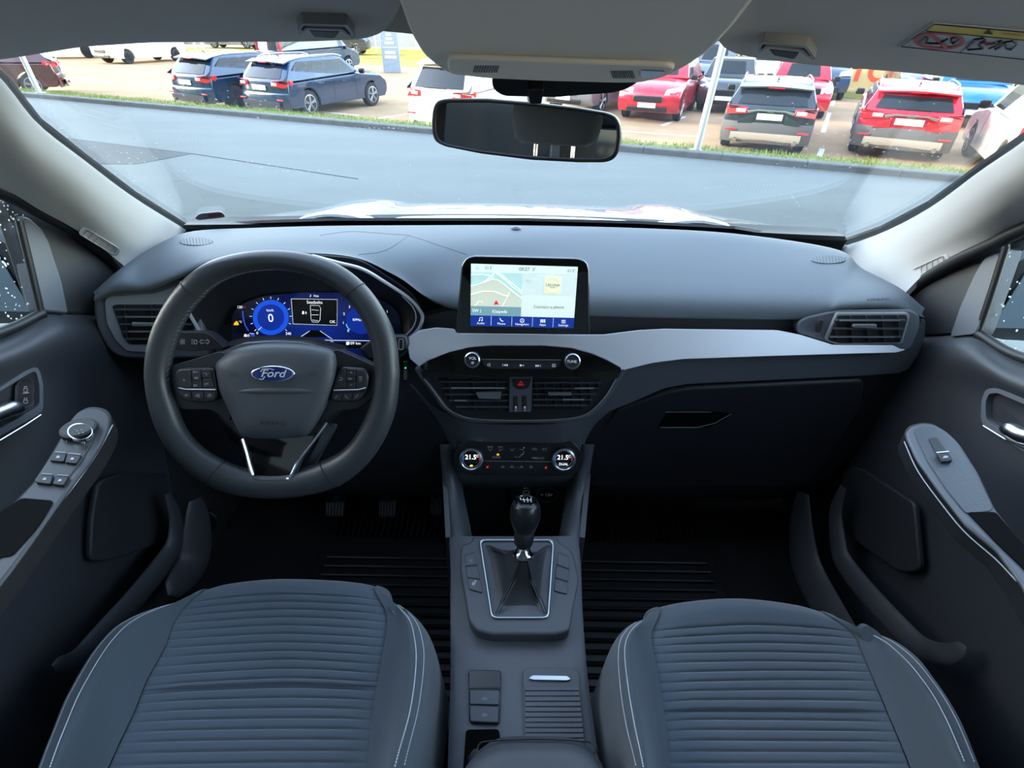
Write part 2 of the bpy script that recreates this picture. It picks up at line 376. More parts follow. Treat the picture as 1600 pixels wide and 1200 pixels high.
# ================= visors
def visor(lbl,poly,A,B,clip,m):
    t=thing('sun_visor',A,lbl,'sun visor')
    n=(B-A).cross(V((1,0,0))).normalized(); n=n if n.z<0 else -n
    pl=Plane(A,n)
    MB().slab(rp(poly,26,5),pl,.018,0).build('visor_board',m,t,bevel=.006,seg=3)
    c=clip
    mb=MB(); mb.ring(rp([(c[0],c[1]),(c[0]+8,c[1]-8),(c[0]+78,c[1]-8+c[2]),(c[0]+92,c[1]+12+c[2]),(c[0]+86,c[1]+14+c[2]),(c[0]+68,c[1]+2+c[2]),(c[0]+14,c[1]+2),(c[0]+2,c[1]+10)],3),
                  rp([(c[0]+6,c[1]),(c[0]+10,c[1]-5),(c[0]+74,c[1]-5+c[2]),(c[0]+84,c[1]+8+c[2]),(c[0]+82,c[1]+8+c[2]),(c[0]+70,c[1]-1+c[2]),(c[0]+13,c[1]-1),(c[0]+6,c[1]+4)],2),pl,.006,.006)
    mb.build('retaining_clip',mat('clip_warm',(150,142,134),.6) if m is not VIS else mat('clip_dark',(110,108,106),.6),t,bevel=.001)
    sl('clip_shade',rp([(c[0]+18,c[1]+3),(c[0]+66,c[1]+3+c[2]),(c[0]+58,c[1]+13+c[2]),(c[0]+26,c[1]+13)],3),pl,.004,mat('clip_dark2',(38,38,40),.7),t,lift=.004,bevel=.001)  # dark sheet painted in for the shadow gap under the clip
    return t,pl
VISR=mat('visor_vinyl_bounce_lit',(208,194,180),.85,bump=(1200,.2),bumpd=.0003)  # same vinyl, lighter and warmer: bounce from the sunlit ground put into the colour
vl,vlp=visor('dark grey sun visor folded up above the steering wheel side',[(-340,-70),(640,-70),(632,5),(608,48),(575,62),(480,66),(240,67),(130,74),(20,92),(-240,120)],PY(400,67,.50),PY(400,0,.36),(465,45,2),VIS)
vr,vrp=visor('grey sun visor on the passenger side with an airbag warning sticker',[(1100,-70),(1900,-90),(1950,190),(1600,134),(1400,113),(1270,103),(1190,94),(1140,84),(1118,66),(1128,40)],PY(1300,104,.50),PY(1300,0,.345),(1183,74,6),VISR)
# airbag sticker
t=thing('warning_label',vrp.hit(1500,80,.001),'white and yellow airbag warning label with red crossed circle on the passenger visor','label')
YEL=mat('label_yellow',(232,196,60),.6); PAP=mat('label_white',(205,200,195),.6)
def LQ(u,v):  # label coords 0..1 along, 0..1 down
    a=V2((1458,36)).lerp(V2((1800,66)),u*1.0); b=V2((1402,74)).lerp(V2((1740,110)),u); q=a.lerp(b,v); return (q.x,q.y)
sl('label_sheet',[LQ(0,0),LQ(1,0),LQ(1,1),LQ(0,1)],vrp,.0006,PAP,t,lift=.0008,bevel=0)
sl('yellow_band',[LQ(.02,.06),LQ(.98,.06),LQ(.98,.30),LQ(.02,.30)],vrp,.0004,YEL,t,lift=.0012,bevel=0)
mb=MB(); cx,cy=1467,65
L=[[LQ(.01,.04),LQ(.99,.04),LQ(.99,.96),LQ(.01,.96),LQ(.01,.04)],[LQ(.28,.32),LQ(.28,.95)],[LQ(.60,.32),LQ(.60,.95)],[LQ(.02,.31),LQ(.98,.31)]]
lines(mb,L,vrp,.0003,.0013)
lines(mb,[[(1438,66),(1446,57),(1450,60),(1446,67),(1462,68),(1476,64),(1480,61)],[(1452,68),(1470,68)],[(1486,66),(1486,60),(1494,58),(1499,62),(1490,68),(1486,66)]],vrp,.0006,.0013)
lines(mb,[[(1510,74),(1522,62),(1536,60),(1540,63),(1532,66),(1530,72),(1536,76),(1512,78),(1510,74)],[(1545,76),(1556,72),(1562,66)],[(1570,66),(1582,64),(1588,70),(1580,78),(1572,76),(1570,66)]],vrp,.0005,.0013)
mb.tube([vrp.hit(1562,64,.0013),vrp.hit(1564,72,.0013),vrp.hit(1556,76,.0013)],.0012,n=4)
mb.text('AIRBAG',vrp,1590,53,9,lift=.0014,shear=-.3,bold=.01) if False else None
mb.build('black_drawing',mat('label_black',(25,22,22),.7),t)
mb=MB(); pl=vrp
lines(mb,[[(1533,68),(1541,66),(1539,70),(1548,68)],[(1548,69),(1556,67)]],vrp,.0006,.0013)
O=[(1467+x,64.5+y+x*.03) for x,y in ell(0,0,40,13.5,36)]; I=[(1467+x,64.5+y+x*.03) for x,y in ell(0,0,33,10,36)]
mb.ring(O,I,vrp,.0003,.0014)
mb.slab([(1450,54),(1456,53),(1482,75),(1476,76)],vrp,.0003,.0015)
mb.build('red_prohibition_circle',mat('label_red',(196,60,66),.6),t)
# text running along the label
tl=Plane(vrp.p,vrp.n,vrp.hit(1700,68)-vrp.hit(1480,49)); 
if (tl.v).dot(vrp.hit(1500,40)-vrp.hit(1480,70))<0: tl.v=-tl.v
mb=MB(); mb.text('AIRBAG',tl,1566,52.5,7.5,lift=.0016,align='LEFT',sx=1.1,shear=0)
mb.slab([(1537,53),(1545,46.5),(1551,54)],vrp,.0003,.0016)
mb.build('label_text',mat('label_black',(25,22,22),.7),t)
# ================= dashboard
D=thing('dashboard',(0,.85,.95),'full-width dark grey dashboard with silver trim band under the windscreen','dashboard')
cB=[(150,470,.83),(205,414,.90),(240,386,.955),(297,362,1.0),(400,356,1.03),(520,353,1.045),(660,352,1.05),(815,352,1.05),(1000,357,1.04),(1150,366,1.02),(1305,389,.985),(1345,418,.945),(1400,449,.885),(1440,487,.82)]
cC=[(148,461,.78),(180,440,.785),(222,440,.79),(272,424,.80),(330,402,.81),(430,389,.82),(545,395,.815),(612,416,.80),(700,455,.795),(924,462,.805),(1250,472,.795),(1320,471,.785),(1400,470,.78),(1441,490,.78)]
cL=[(147,470,.775),(180,456,.78),(228,453,.785),(275,434,.79),(335,411,.795),(430,397,.805),(548,401,.795),(622,433,.785),(712,482,.78),(924,492,.79),(1250,497,.785),(1313,483,.78),(1400,482,.775),(1445,498,.775)]
B=[PY(*p) for p in cB]; Cc=[PY(*p) for p in cC]; Ll=[PY(*p) for p in cL]
M1=[b.lerp(c,.33)+V((0,0,.008)) for b,c in zip(B,Cc)]; M2=[b.lerp(c,.72)+V((0,0,.008)) for b,c in zip(B,Cc)]
U=[l+V((0,.05,-.004)) for l in Ll]; U2=[l+V((0,.10,-.03)) for l in Ll]; B0=[b+V((0,.03,-.02)) for b in B]
rows=[B0,B,M1,M2,Cc,Ll,[l+V((0,.015,-.006)) for l in Ll],U,U2]
MB().patch(rows,90,48).build('upper_pad',PAD,D,smooth=50)
# faint seam lines on the pad
# instrument binnacle
BZ=[(300,520),(305,470),(330,430),(375,404),(430,397),(530,402),(567,410),(603,432),(640,458),(657,484),(662,498),(655,520),(634,550),(560,580),(400,590),(320,570)]
BI=[(362,560),(362,500),(370,478),(395,464),(430,457),(530,455),(560,458),(590,464),(612,474),(622,486),(628,500),(630,520),(630,550),(560,580),(420,580),(370,575)]
OUT=[PY(x,y,.79) for x,y in BZ]; INN=[PY(x,y,.835) for x,y in BI]
O2=cr(OUT+[OUT[0]],80); I2=cr(INN+[INN[0]],80)
mb=MB(); mb.grid([O2,[a.lerp(b,.4)+V((0,.006,0)) for a,b in zip(O2,I2)],[a.lerp(b,.8)+V((0,.004,0)) for a,b in zip(O2,I2)],I2],.003); mb.build('instrument_hood',mat('binnacle_plastic',(34,36,40),.6),D,smooth=50)
mb=MB(); mb.tube(cr([PY(x,y,.784) for x,y in [(488,400),(530,411),(567,421),(603,442),(640,467),(657,487),(660,499),(653,516),(636,531)]],40),.0032,n=8); mb.build('chrome_arc',SILV,D)
mb=MB(); mb.tube(cr([PY(x,y,.783) for x,y in [(628,462),(645,480),(650,496),(645,512),(632,526)]],20),.0012,n=6); mb.build('inner_chrome_line',SILV,D); mb=MB(); mb.tube([PY(296,490,.79),PY(313,520,.785)],.003,n=6); mb.build('left_chrome_strip',SILV,D)
# instrument display
IP=Plane(PY(490,510,.815),tilt(22))
idp=rp([(361,560),(363,488),(380,474),(410,463),(470,457),(540,457),(585,464),(610,476),(624,492),(630,560)],8)
disp=bpy.data.materials.new('instrument_screen_glow'); disp.use_nodes=True; nt=disp.node_tree; b=nt.nodes['Principled BSDF']; b.inputs['Base Color'].default_value=(.004,.004,.006,1); b.inputs['Roughness'].default_value=.12
tc=nt.nodes.new('ShaderNodeTexCoord'); vm=nt.nodes.new('ShaderNodeVectorMath'); vm.operation='DISTANCE'; ctr=IP.hit(495,510); vm.inputs[1].default_value=ctr
sc_=nt.nodes.new('ShaderNodeVectorMath'); sc_.operation='MULTIPLY'; sc_.inputs[1].default_value=(1,1.6,1.6); c2=nt.nodes.new('ShaderNodeVectorMath'); c2.operation='SUBTRACT'; c2.inputs[1].default_value=ctr
ln=nt.nodes.new('ShaderNodeVectorMath'); ln.operation='LENGTH'; rmp=nt.nodes.new('ShaderNodeValToRGB'); rmp.color_ramp.elements[0].position=.02; rmp.color_ramp.elements[0].color=lin((22,50,150))+(1,); rmp.color_ramp.elements[1].position=.135; rmp.color_ramp.elements[1].color=lin((5,8,26))+(1,)
e=rmp.color_ramp.elements.new(.09); e.color=lin((12,28,92))+(1,)
nt.links.new(tc.outputs['Object'],c2.inputs[0]); nt.links.new(c2.outputs[0],sc_.inputs[0]); nt.links.new(sc_.outputs[0],ln.inputs[0]); nt.links.new(ln.outputs['Value'],rmp.inputs[0]); nt.links.new(rmp.outputs[0],b.inputs['Emission Color']); b.inputs['Emission Strength'].default_value=.55
ic=sl('instrument_display',idp,IP,.004,disp,D,bevel=0)
BLU=mat('gauge_blue',(24,84,220),.4,emit=.6); BLU2=mat('gauge_inner_blue',(16,48,150),.4,emit=.5); BLK=mat('screen_black',(14,15,14),.3,emit=.2); WH2=mat('screen_white',(240,245,250),.5,emit=.9); CYA=mat('gauge_cyan',(90,200,230),.5,emit=.9)
mb=MB(); mb.ring(ell(423,496,28,27.5,48),ell(423,496,21,20.5,48),IP,.0005,.0008); mb.build('speed_ring',BLU,ic,smooth=0)
mb=MB(); mb.slab(ell(423,496,21,20.5,48),IP,.0005,.0008); mb.build('speed_gauge_face',BLU2,ic,smooth=0); mb=MB(); mb.slab(ell(565,500,24,22,40),IP,.0005,.0008); mb.build('rev_gauge_face',BLU2,ic,smooth=0)
mb=MB(); lines(mb,[[(379,486),(380,497),(383,508),(388,517)]],IP,.0012,.0008); mb.build('temperature_bar',mat('temp_bar_blue',(40,60,170),.5,emit=.7),ic)
mb=MB(); mb.slab([(455,467),(527,468),(526.5,508.5),(458,506)],IP,.0005,.001); mb.slab(rp([(484,516),(500,516),(512,527),(474,527)],2),IP,.0004,.001); mb.slab([(362,533),(629,536),(629,545),(362,542)],IP,.0004,.0009); mb.build('message_window',BLK,ic,smooth=0)
mb=MB(); lines(mb,[[(455,467),(527,468),(526.5,508.5),(458,506),(455,467)]],IP,.0003,.0014)
for k in range(13):
    a=math.radians(140+k*260/12); c,s_=math.cos(a),math.sin(a); lines(mb,[[(423+29.5*c,496+29*s_),(423+33*c,496+32.5*s_)]],IP,.0004,.001)
lines(mb,[[(403,516),(409,511)],[(390,521),(397,521.5)],[(467,528),(484,517)],[(500,517),(519,530)],[(467,531),(625,533)]],IP,.0004,.001)
for s_,x,y,h in(('0',423,497.5,13),('km/h',422,485,4),('120',374.5,480,4.2),('0',402,520.5,4.2),('240',450.5,521.5,4.2),('60',387,524.5,4.2),('°C',375.5,503,3),('3',546,479.5,4),('2',537.5,490.5,4),('1',536.5,504.5,4),('0',544,517,4),('RPMx1000',563,500,4),('1',605,487,4),('Seatbelts',491.5,472.5,5),('OK',519.5,503,4.4),('Not',494,462.5,3.5),('0',478,489,4),('109 km',554,536.5,4.6),('3°',518.5,535.5,4.2),('31600.0 km',452,532.5,3.6),('CW',431,532.5,3.2),('♪',485,462,5)):
    mb.text(s_,IP,x,y,h,lift=.0016)
mb.slab(rp([(541,534),(545,534),(545,539),(541,539)],1),IP,.0003,.0013); mb.slab([(381,526),(385,526),(384,522),(382,522)],IP,.0003,.0013)
mb.slab(rp([(472,491),(475,491),(474.5,486),(472.5,486)],1),IP,.0003,.0013)
car=[(485,477),(499,477.5),(501,482),(500,500),(497,503.5),(488,503),(486,499),(485,482)]
lines(mb,[car+[car[0]],[(487,484),(498,485)],[(487,492),(498,492)],[(488,500),(497,501)]],IP,.0003,.0015)
mb.build('display_markings',WH2,ic)
mb=MB(); lines(mb,[[(541,506),(542,510),(545,514),(547,515)]],IP,.0007,.001); mb.build('rev_needle',CYA,ic)
mb=MB(); mb.slab(rp([(366,504),(372,504),(373,508),(365,508)],1),IP,.0003,.001); mb.slab([(368,502),(371,502),(371,504),(368,504)],IP,.0003,.001); mb.build('engine_warning_light',ORA,ic)
mb=MB(); lines(mb,[[(380,480),(384,480)]],IP,.0005,.001); mb.build('red_tick',REDL,ic)
mb=MB(); mb.slab([(392,522.5),(398,522.5),(398,525.5),(392,525.5)],IP,.0003,.001); mb.build('blue_tick',BLU,ic)
# left grey panel with driver vent
LP=Plane(PY(230,500,.785),tilt(14,.18))
sl('left_bezel',rp([(144,482),(148,464),(165,452),(235,452),(262,440),(300,430),(330,560),(235,562),(186,560),(168,548),(152,520)],14,4),LP,.05,PLA,D,lift=-.004,bevel=.006,seg=3)
sl('left_silver_panel',rp([(162,470),(168,463),(240,458),(275,446),(300,436),(318,520),(240,552),(198,550),(180,532),(166,506)],6,4),LP,.01,GRYP,D,lift=0,bevel=.002)
def vent(par,name,poly,pl,nh,m,nv=0,tab=None,lift=0,chrome=()):
    """recess box with slats inside one mesh"""
    x0=min(p[0] for p in poly);x1=max(p[0] for p in poly);y0=min(p[1] for p in poly);y1=max(p[1] for p in poly)
    def span(y):
        xs=[]
        for i in range(len(poly)):
            a=poly[i-1];b=poly[i]
            if (a[1]-y)*(b[1]-y)<0: xs.append(a[0]+(b[0]-a[0])*(y-a[1])/(b[1]-a[1]))
        return (min(xs),max(xs)) if len(xs)>1 else None
    def vs(x):
        ys=[]
        for i in range(len(poly)):
            a=poly[i-1];b=poly[i]
            if (a[0]-x)*(b[0]-x)<0: ys.append(a[1]+(b[1]-a[1])*(x-a[0])/(b[0]-a[0]))
        return (min(ys),max(ys)) if len(ys)>1 else None
    f=MB().slab(poly,pl,.003,lift).build(name,mat('vent_cavity',(8,8,10),.8),par,smooth=0)
    def bar(mb,a,b,w,d,l0):
        A=pl.hit(*a,lift+l0);B_=pl.hit(*b,lift+l0); t=(B_-A).normalized(); s=t.cross(pl.n)*w/2
        mb.prism([A+s,B_+s,B_-s,A-s],[p-pl.n*d for p in(A+s,B_+s,B_-s,A-s)])
    mb=MB()
    for i in range(nv):
        x=x0+(x1-x0)*(i+.5)/nv; s=vs(x)
        if s: bar(mb,(x-2,s[0]+1),(x+2,s[1]-1),.0012,.003,.004)
    if nv: mb.build('vertical_vanes',mat('vane_dark',(40,42,46),.5),f)
    mb=MB(); mc=MB(); anyc=False
    for i in range(nh):
        y=y0+(y1-y0)*(i+.7)/(nh+.4); s=span(y)
        if not s: continue
        bar(mb,(s[0]+1,y),(s[1]-1,y),.0022,.006,.008)
        for (k,a,b) in chrome:
            if k==i: bar(mc,(s[0]+(s[1]-s[0])*a,y-.4),(s[0]+(s[1]-s[0])*b,y-.4),.0026,.002,.0088); anyc=True
    mb.build('slats',mat('slat_dark',(60,62,66),.35),f)
    if anyc: mc.build('chrome_slat_edges',SAT,f)
    if tab:
        sl('tab',rp(tab,2),pl,.006,mat('tab_grey',(120,122,126),.3,metal=.6),f,lift=lift+.0125,bevel=.001)
    return f
vent(D,'air_vent',rp([(175,478),(182,476),(262,476),(300,480),(300,528),(270,538),(202,538),(193,528)],3),LP,5,None,3,lift=.0015,chrome=((1,.12,.75),(3,.10,.9)),tab=[(205,504),(245,505),(245,510),(206,510)])
# silver trim: left wing, centre, right wing
TP=Plane(PY(1100,535,.755),tilt(28))
tw=[(636,531),(655,516),(680,512),(708,514),(716,521),(905,523),(945,523),(1000,516),(1040,514),(1215,516),(1250,523),(1302,539),(1420,539),(1414,547),(1400,551),(1355,552),(1215,556),(1068,561),(1020,567),(975,578),(930,556),(870,545),(800,541),(740,543),(690,556),(655,573),(640,560)]
MB().slab(rp(tw,3),TP,.012,0).build('silver_trim',SILV,D,bevel=.002,seg=3)
# recess above trim, its shadow put in as a darker panel colour
sl('recess_shade_panel',[(640,500),(700,485),(924,490),(1250,495),(1300,500),(1300,540),(640,540)],Plane(PY(1100,505,.80),tilt(10)),.03,mat('recess_shade_dark',(34,36,40),.6),D,bevel=0)
# lower beam right
BP=Plane(PY(1100,580,.768),tilt(8))
bm_=[(900,560),(975,576),(1020,565),(1068,559),(1215,554),(1400,549),(1416,540),(1440,498),(1447,500),(1446,528),(1436,556),(1420,578),(1405,584),(1355,588),(1250,593),(1075,601),(1040,607),(977,634),(940,648),(900,656),(860,640)]
MB().slab(rp(bm_,4),BP,.06,0).build('lower_beam',PLA,D,bevel=.008,seg=3)
sl('right_vent_bezel',rp([(1246,505),(1258,496),(1312,484),(1424,484),(1438,492),(1438,512),(1424,546),(1390,549),(1310,543),(1285,534),(1246,522)],7,4),Plane(PY(1350,510,.768),tilt(12,-.12)),.03,PLA,D,bevel=.003)
RP=Plane(PY(1350,510,.762),tilt(12,-.12))
sl('vent_frame',rp([(1290,531),(1308,489),(1420,489),(1422,495),(1410,537),(1308,540)],4),RP,.01,GRYP,D,bevel=.001)
vent(D,'air_vent',rp([(1294,531),(1310,493),(1416,492),(1418,498),(1407,535),(1312,536)],3),RP,3,None,5,lift=.001,chrome=((0,.05,.9),(2,.02,.9)),tab=[(1334,507),(1370,507),(1370,514),(1332,512)])
sl('vent_thumbwheel',rp([(1276,508),(1280,500),(1288,500),(1283,519),(1276,521)],3),RP,.006,DRK,D,lift=.003,bevel=.001)
# front face behind everything + underdash
MB().patch([[PY(150,480,.80),PY(300,500,.82),PY(500,520,.84),PY(800,520,.80),PY(1100,520,.82),PY(1300,520,.80),PY(1440,500,.80)],
            [PY(165,545,.80),PY(300,560,.81),PY(500,580,.81),PY(800,600,.78),PY(1100,590,.80),PY(1300,590,.79),PY(1425,570,.79)],
            [PY(190,590,.82),PY(300,610,.80),PY(500,640,.79),PY(800,680,.77),PY(1100,640,.79),PY(1300,640,.79),PY(1400,620,.79)],
            [PY(220,700,.84),PY(330,740,.82),PY(500,760,.82),PY(800,760,.80),PY(1100,765,.80),PY(1260,762,.80),PY(1330,720,.82)],
            [PY(240,740,.95),PY(350,770,.98),PY(500,775,1.0),PY(800,775,.95),PY(1100,780,.95),PY(1250,775,.95),PY(1320,740,.95)]],40,30,.004).build('lower_panel',mat('lower_dash',(34,36,41),.5,bump=(1000,.2),bumpd=.0003),D,smooth=50)
# glovebox
GP=Plane(PY(1150,680,.775),tilt(-4))
gb=sl('glovebox_lid',rp([(925,700),(965,640),(1040,612),(1075,606),(1250,598),(1352,594),(1345,640),(1310,700),(1275,752),(1240,762),(925,762)],8,3),GP,.03,mat('lower_dash',(34,36,41),.5),D,bevel=.006,seg=3)
sl('handle_recess',rp([(1028,668),(1042,644),(1112,643),(1144,646),(1130,658),(1108,668)],5),GP,.004,mat('deep_black',(5,5,6),.9,spec=.1),gb,lift=.001,bevel=0)
mb=MB(); lines(mb,[[(1032,668),(1090,668),(1118,661),(1142,647)]],GP,.0014,.002); lines(mb,[[(1040,644),(1112,644)]],GP,.0008,.002); mb.build('pull_handle',PLA,gb)
# speaker grilles on the pad
padc=caster([o for o in D.children if o.name.startswith('upper_pad')][0])
def dgrille(cx,cy,rx,ry,z):
    h_,n_=padc(cx,cy); pl=Plane(h_,n_)
    c=pl.hit(cx,cy)
    f=MB().slab(ell(cx,cy,rx,ry,32),pl,.004,.0012).build('speaker_grille',PAD,D,bevel=.0006)
    mb=MB()
    for k in range(11):
        u=-.9+1.8*k/10; w=math.sqrt(max(0,1-u*u))*.9
        lines(mb,[[(cx+rx*u,cy-ry*w),(cx+rx*u+2,cy+ry*w)]],pl,.0005,.0012)
    mb.build('grille_lines',DRK,f)
dgrille(306,377,27,6,1.122); dgrille(1295,405,27,6.5,1.095)
mb=MB()
for L in ([(500,368),(548,362),(612,366),(640,368)],[(640,368),(600,392),(560,398)],[(640,368),(700,388),(730,398)]):
    P=[padc(x,y,0)[0] for x,y in crpx(L,14)]; P=[p for p in P if p]
    mb.tube(P,.0006,n=5)
mb.build('pad_crease',PAD,D)
h_,n_=padc(1372,468); 
if h_: mb=MB(); mb.text('AIRBAG',Plane(h_,n_),0,0,.005,raw=h_+n_*.0006,sx=1.6); mb.build('embossed_word',mat('emboss_dark',(18,18,20),.6),D)
mb=MB(); mb.lathe([(.010,0),(.0095,.003),(.006,.005),(.001,.006)],padc(806,358)[0],(0,0,1),20); mb.build('sun_sensor',mat('sensor_grey',(60,66,74),.3),D)
# ================= central touchscreen
t=thing('touchscreen',PY(815,460,.74),'black-framed central touchscreen showing a map standing on the dashboard','touchscreen')
SP=Plane(PY(815,460,.735),tilt(16))
sl('screen_bezel',rp([(710,521),(714,495),(721,415),(728,404),(738,400),(905,404),(916,409),(921,420),(922,523)],7,4),SP,.022,PIANO,t,bevel=.002,seg=3)
SPU=SP.up(.0004)
def q(u,v):  # 0..1 in display
    a=V2((736,412)).lerp(V2((903,417)),u); b=V2((735,509)).lerp(V2((896,513)),u); r=a.lerp(b,v); return (r.x,r.y)
def Q(*L): return [q(*p) for p in L]
def em(n,c,e=.5): return mat(n,c,.3,emit=e)
ds=sl('display',Q((0,0),(1,0),(1,1),(0,1)),SPU,.0006,em('screen_pale',(212,228,222)),t,bevel=0)
def area(name,poly,c,l=.0004): return sl(name,poly,SPU,.0002,em('scr_'+name,c),ds,lift=l,bevel=0)
area('status_bar',Q((0,0),(1,0),(1,.125),(0,.125)),(222,236,230))
area('map_water',Q((0,.13),(.485,.13),(.485,.68),(0,.68)),(182,218,214))
area('map_land',[q(*p) for p in ((0,.38),(.08,.34),(.16,.27),(.22,.235),(.27,.25),(.33,.33),(.40,.42),(.485,.53),(.485,.68),(0,.68))],(208,214,196),.0007)
area('map_caption_bar',Q((0,.68),(.485,.68),(.485,.83),(0,.83)),(120,158,162),.0009)
area('phone_panel',Q((.49,.5),(1,.5),(1,.83),(.49,.83)),(222,236,228))
area('menu_bar',Q((0,.83),(1,.83),(1,1),(0,1)),(20,52,140),.0009)
area('station_logo_card',Q((.70,.18),(.85,.18),(.85,.44),(.70,.44)),(236,236,205),.0009)
mb=MB(); 
for L in ([(0,.36),(.07,.33),(.14,.27),(.19,.19),(.23,.13)],[(0,.18),(.1,.17),(.19,.19)],[(.22,.13),(.30,.22),(.40,.36),(.485,.46)],[(.25,.13),(.34,.24),(.485,.42)],[(.12,.30),(.20,.24),(.25,.25),(.32,.33),(.485,.54)],[(0,.5),(.12,.44),(.22,.44),(.32,.5),(.36,.50)],[(.30,.68),(.34,.55),(.37,.44)],[(.2,.16),(.21,.2),(.19,.23)],[(.04,.68),(.08,.6),(.12,.62)]): lines(mb,[Q(*L)],SPU,.00045,.0012)
mb.build('map_roads',em('road_cream',(240,242,224),.6),ds)
mb=MB()
for u in(.2,.4,.6,.8): lines(mb,[Q((u,.84),(u,.99))],SPU,.0002,.0011)
IC=[('Audio',.1),('Phone',.3),('Navigation',.5),('Apps',.7),('Settings',.9)]
for s,u in IC: x,y=q(u,.955); mb.text(s,SPU,x,y,3.6,lift=.0012)
x,y=q(.5,.895); mb.ring(ell(x,y,3.4,3.4,20),ell(x,y,2.7,2.7,20),SPU,.0002,.0013); lines(mb,[[(x-1.6,y+2),(x,y-2),(x+1.6,y+2)]],SPU,.0003,.0013)
x,y=q(.3,.89); lines(mb,[[(x-2.6,y-2.6),(x-1.6,y),(x,y+1.6),(x+2.6,y+2.6)]],SPU,.0008,.0013)
x,y=q(.1,.89); lines(mb,[[(x-1.6,y+2.4),(x-1.6,y-2.2),(x+2.4,y-3),(x+2.4,y+1.6)]],SPU,.0004,.0013); mb.slab(ell(x-2.4,y+2.2,1.2,1,8),SPU,.0002,.0013); mb.slab(ell(x+1.6,y+1.8,1.2,1,8),SPU,.0002,.0013)
x,y=q(.7,.895)
for i in range(3):
    for j in range(2): mb.slab(rr(x-3.8+i*2.7,y-2.4+j*2.6,x-1.7+i*2.7,y-.4+j*2.6,.4,2),SPU,.0002,.0013)
x,y=q(.9,.895)
for j in range(3): lines(mb,[[(x-3.2,y-2+j*2),(x+3.2,y-2+j*2)]],SPU,.0004,.0013)
x,y=q(.04,.755); mb.text('SW |',SPU,x+3,y,5,lift=.0013); x,y=q(.28,.76); mb.text('Klaipeda',SPU,x,y,5,lift=.0013)
mb.build('white_labels',em('screen_label_white',(245,250,250),.6),ds)
mb=MB()
for s,u,v,h in(('21.5°',.17,.062,4.6),('09:27',.50,.065,5.4),('3°',.595,.065,5.2),('21.5°',.945,.07,4.6),('Connect a phone',.75,.665,5.0),('LALUNA',.775,.31,4.2)): x,y=q(u,v); mb.text(s,SPU,x,y,h,lift=.0013)
x,y=q(.775,.345); lines(mb,[[(x-4,y),(x+4,y)]],SPU,.0003,.0013)
x,y=q(.545,.245); lines(mb,[[(x,y-1),(x,y+3.5)],[(x-2,y-2),(x-2.6,y),(x-2,y+2)],[(x+2,y-2),(x+2.6,y),(x+2,y+2)]],SPU,.0002,.0013)
mb.build('dark_labels',mat('screen_dark_text',(60,75,80),.5,emit=.2),ds)
mb=MB(); x,y=q(.06,.06); lines(mb,[[(x-2.6,y),(x,y-2.6),(x+2.6,y)],[(x-2,y),(x-2,y+2.4),(x+2,y+2.4),(x+2,y)]],SPU,.0003,.0013); mb.build('home_icon',em('icon_blue',(70,130,220),.8),ds)
mb=MB(); x,y=q(.775,.31)
for a0,a1 in((200,340),(20,160)): lines(mb,[[(x+11.5*math.cos(math.radians(a)),y+11.5*math.sin(math.radians(a))) for a in range(a0,a1+1,10)]],SPU,.0004,.0013)
mb.build('logo_arcs',em('logo_gold',(235,200,90),.6),ds)
x,y=q(.245,.62); sl('position_arrow',[(x,y-4.5),(x+4,y+3.5),(x,y+2),(x-4,y+3.5)],SPU,.0002,em('arrow_red',(200,25,30),.8),ds,lift=.0014,bevel=0)
# ================= audio panel
t=thing('audio_control_panel',PY(815,565,.745),'gloss black audio control panel with two round knobs below the touchscreen','control panel')
AP=Plane(PY(815,565,.735),tilt(30))
sl('gloss_panel',rp([(655,572),(668,562),(700,549),(730,542),(765,539),(850,539),(895,543),(925,551),(950,562),(973,575),(972,582),(935,581),(915,590),(720,588),(690,579),(660,579)],5,3),AP,.02,PIANO,t,bevel=.002,seg=3)
def knob(par,cx,cy,r,pl,txt,m_top,h=.014,name='knob',txts=4.2):
    k=bpy.data.objects; c=pl.hit(cx,cy); R=r*(c-CAM).dot(_f)/F
    o=MB().lathe([(R,0),(R*1.0,h*.55),(R*.93,h*.9),(R*.80,h),(R*.72,h*.86)],c,pl.n,36).build(name,SAT,par,smooth=35)
    MB().lathe([(R*.73,h*.7),(R*.73,h*.88),(R*.70,h*.92)],c,pl.n,32).build('knob_face',m_top,o)
    return o
kv=knob(t,738.5,562,13,AP,'VOL',DRK,name='volume_knob'); kt=knob(t,893.5,564,13,AP,'TUNE',DRK,name='tuning_knob')
AU=AP.up(.0135)
mb=MB(); mb.text('VOL',AU,738.5,560,4.4); mb.ring(ell(738.5,567,2,1.8,12),ell(738.5,567,1.3,1.1,12),AU,.0002,.0004); mb.build('knob_text',WHT,kv)
mb=MB(); mb.text('TUNE',AU,893.5,565,4.4); mb.build('knob_text',WHT,kt)
sl('button_strip',rp([(752,562),(878,563),(874,572),(866,577),(766,576),(756,572)],3),AP,.004,mat('button_grey',(34,36,40),.4),t,lift=.003,bevel=.0008)
mb=MB(); lines(mb,[[(753,561.5),(877,562.5)]],AP,.0008,.0035); mb.build('chrome_line',SAT,t)
mb=MB()
def rew(x,y,d): 
    for k in(0,3.2): mb.slab([(x+k*d,y),(x+(k+3)*d,y-2),(x+(k+3)*d,y+2)],AP,.0002,.0036)
rew(787,570.5,1); rew(843,571.5,-1); lines(mb,[[(785.6,568.5),(785.6,572.5)],[(844.6,569.5),(844.6,573.5)],[(812.5,569),(812.5,573)],[(818,569),(818,573)]],AP,.0003,.0036)
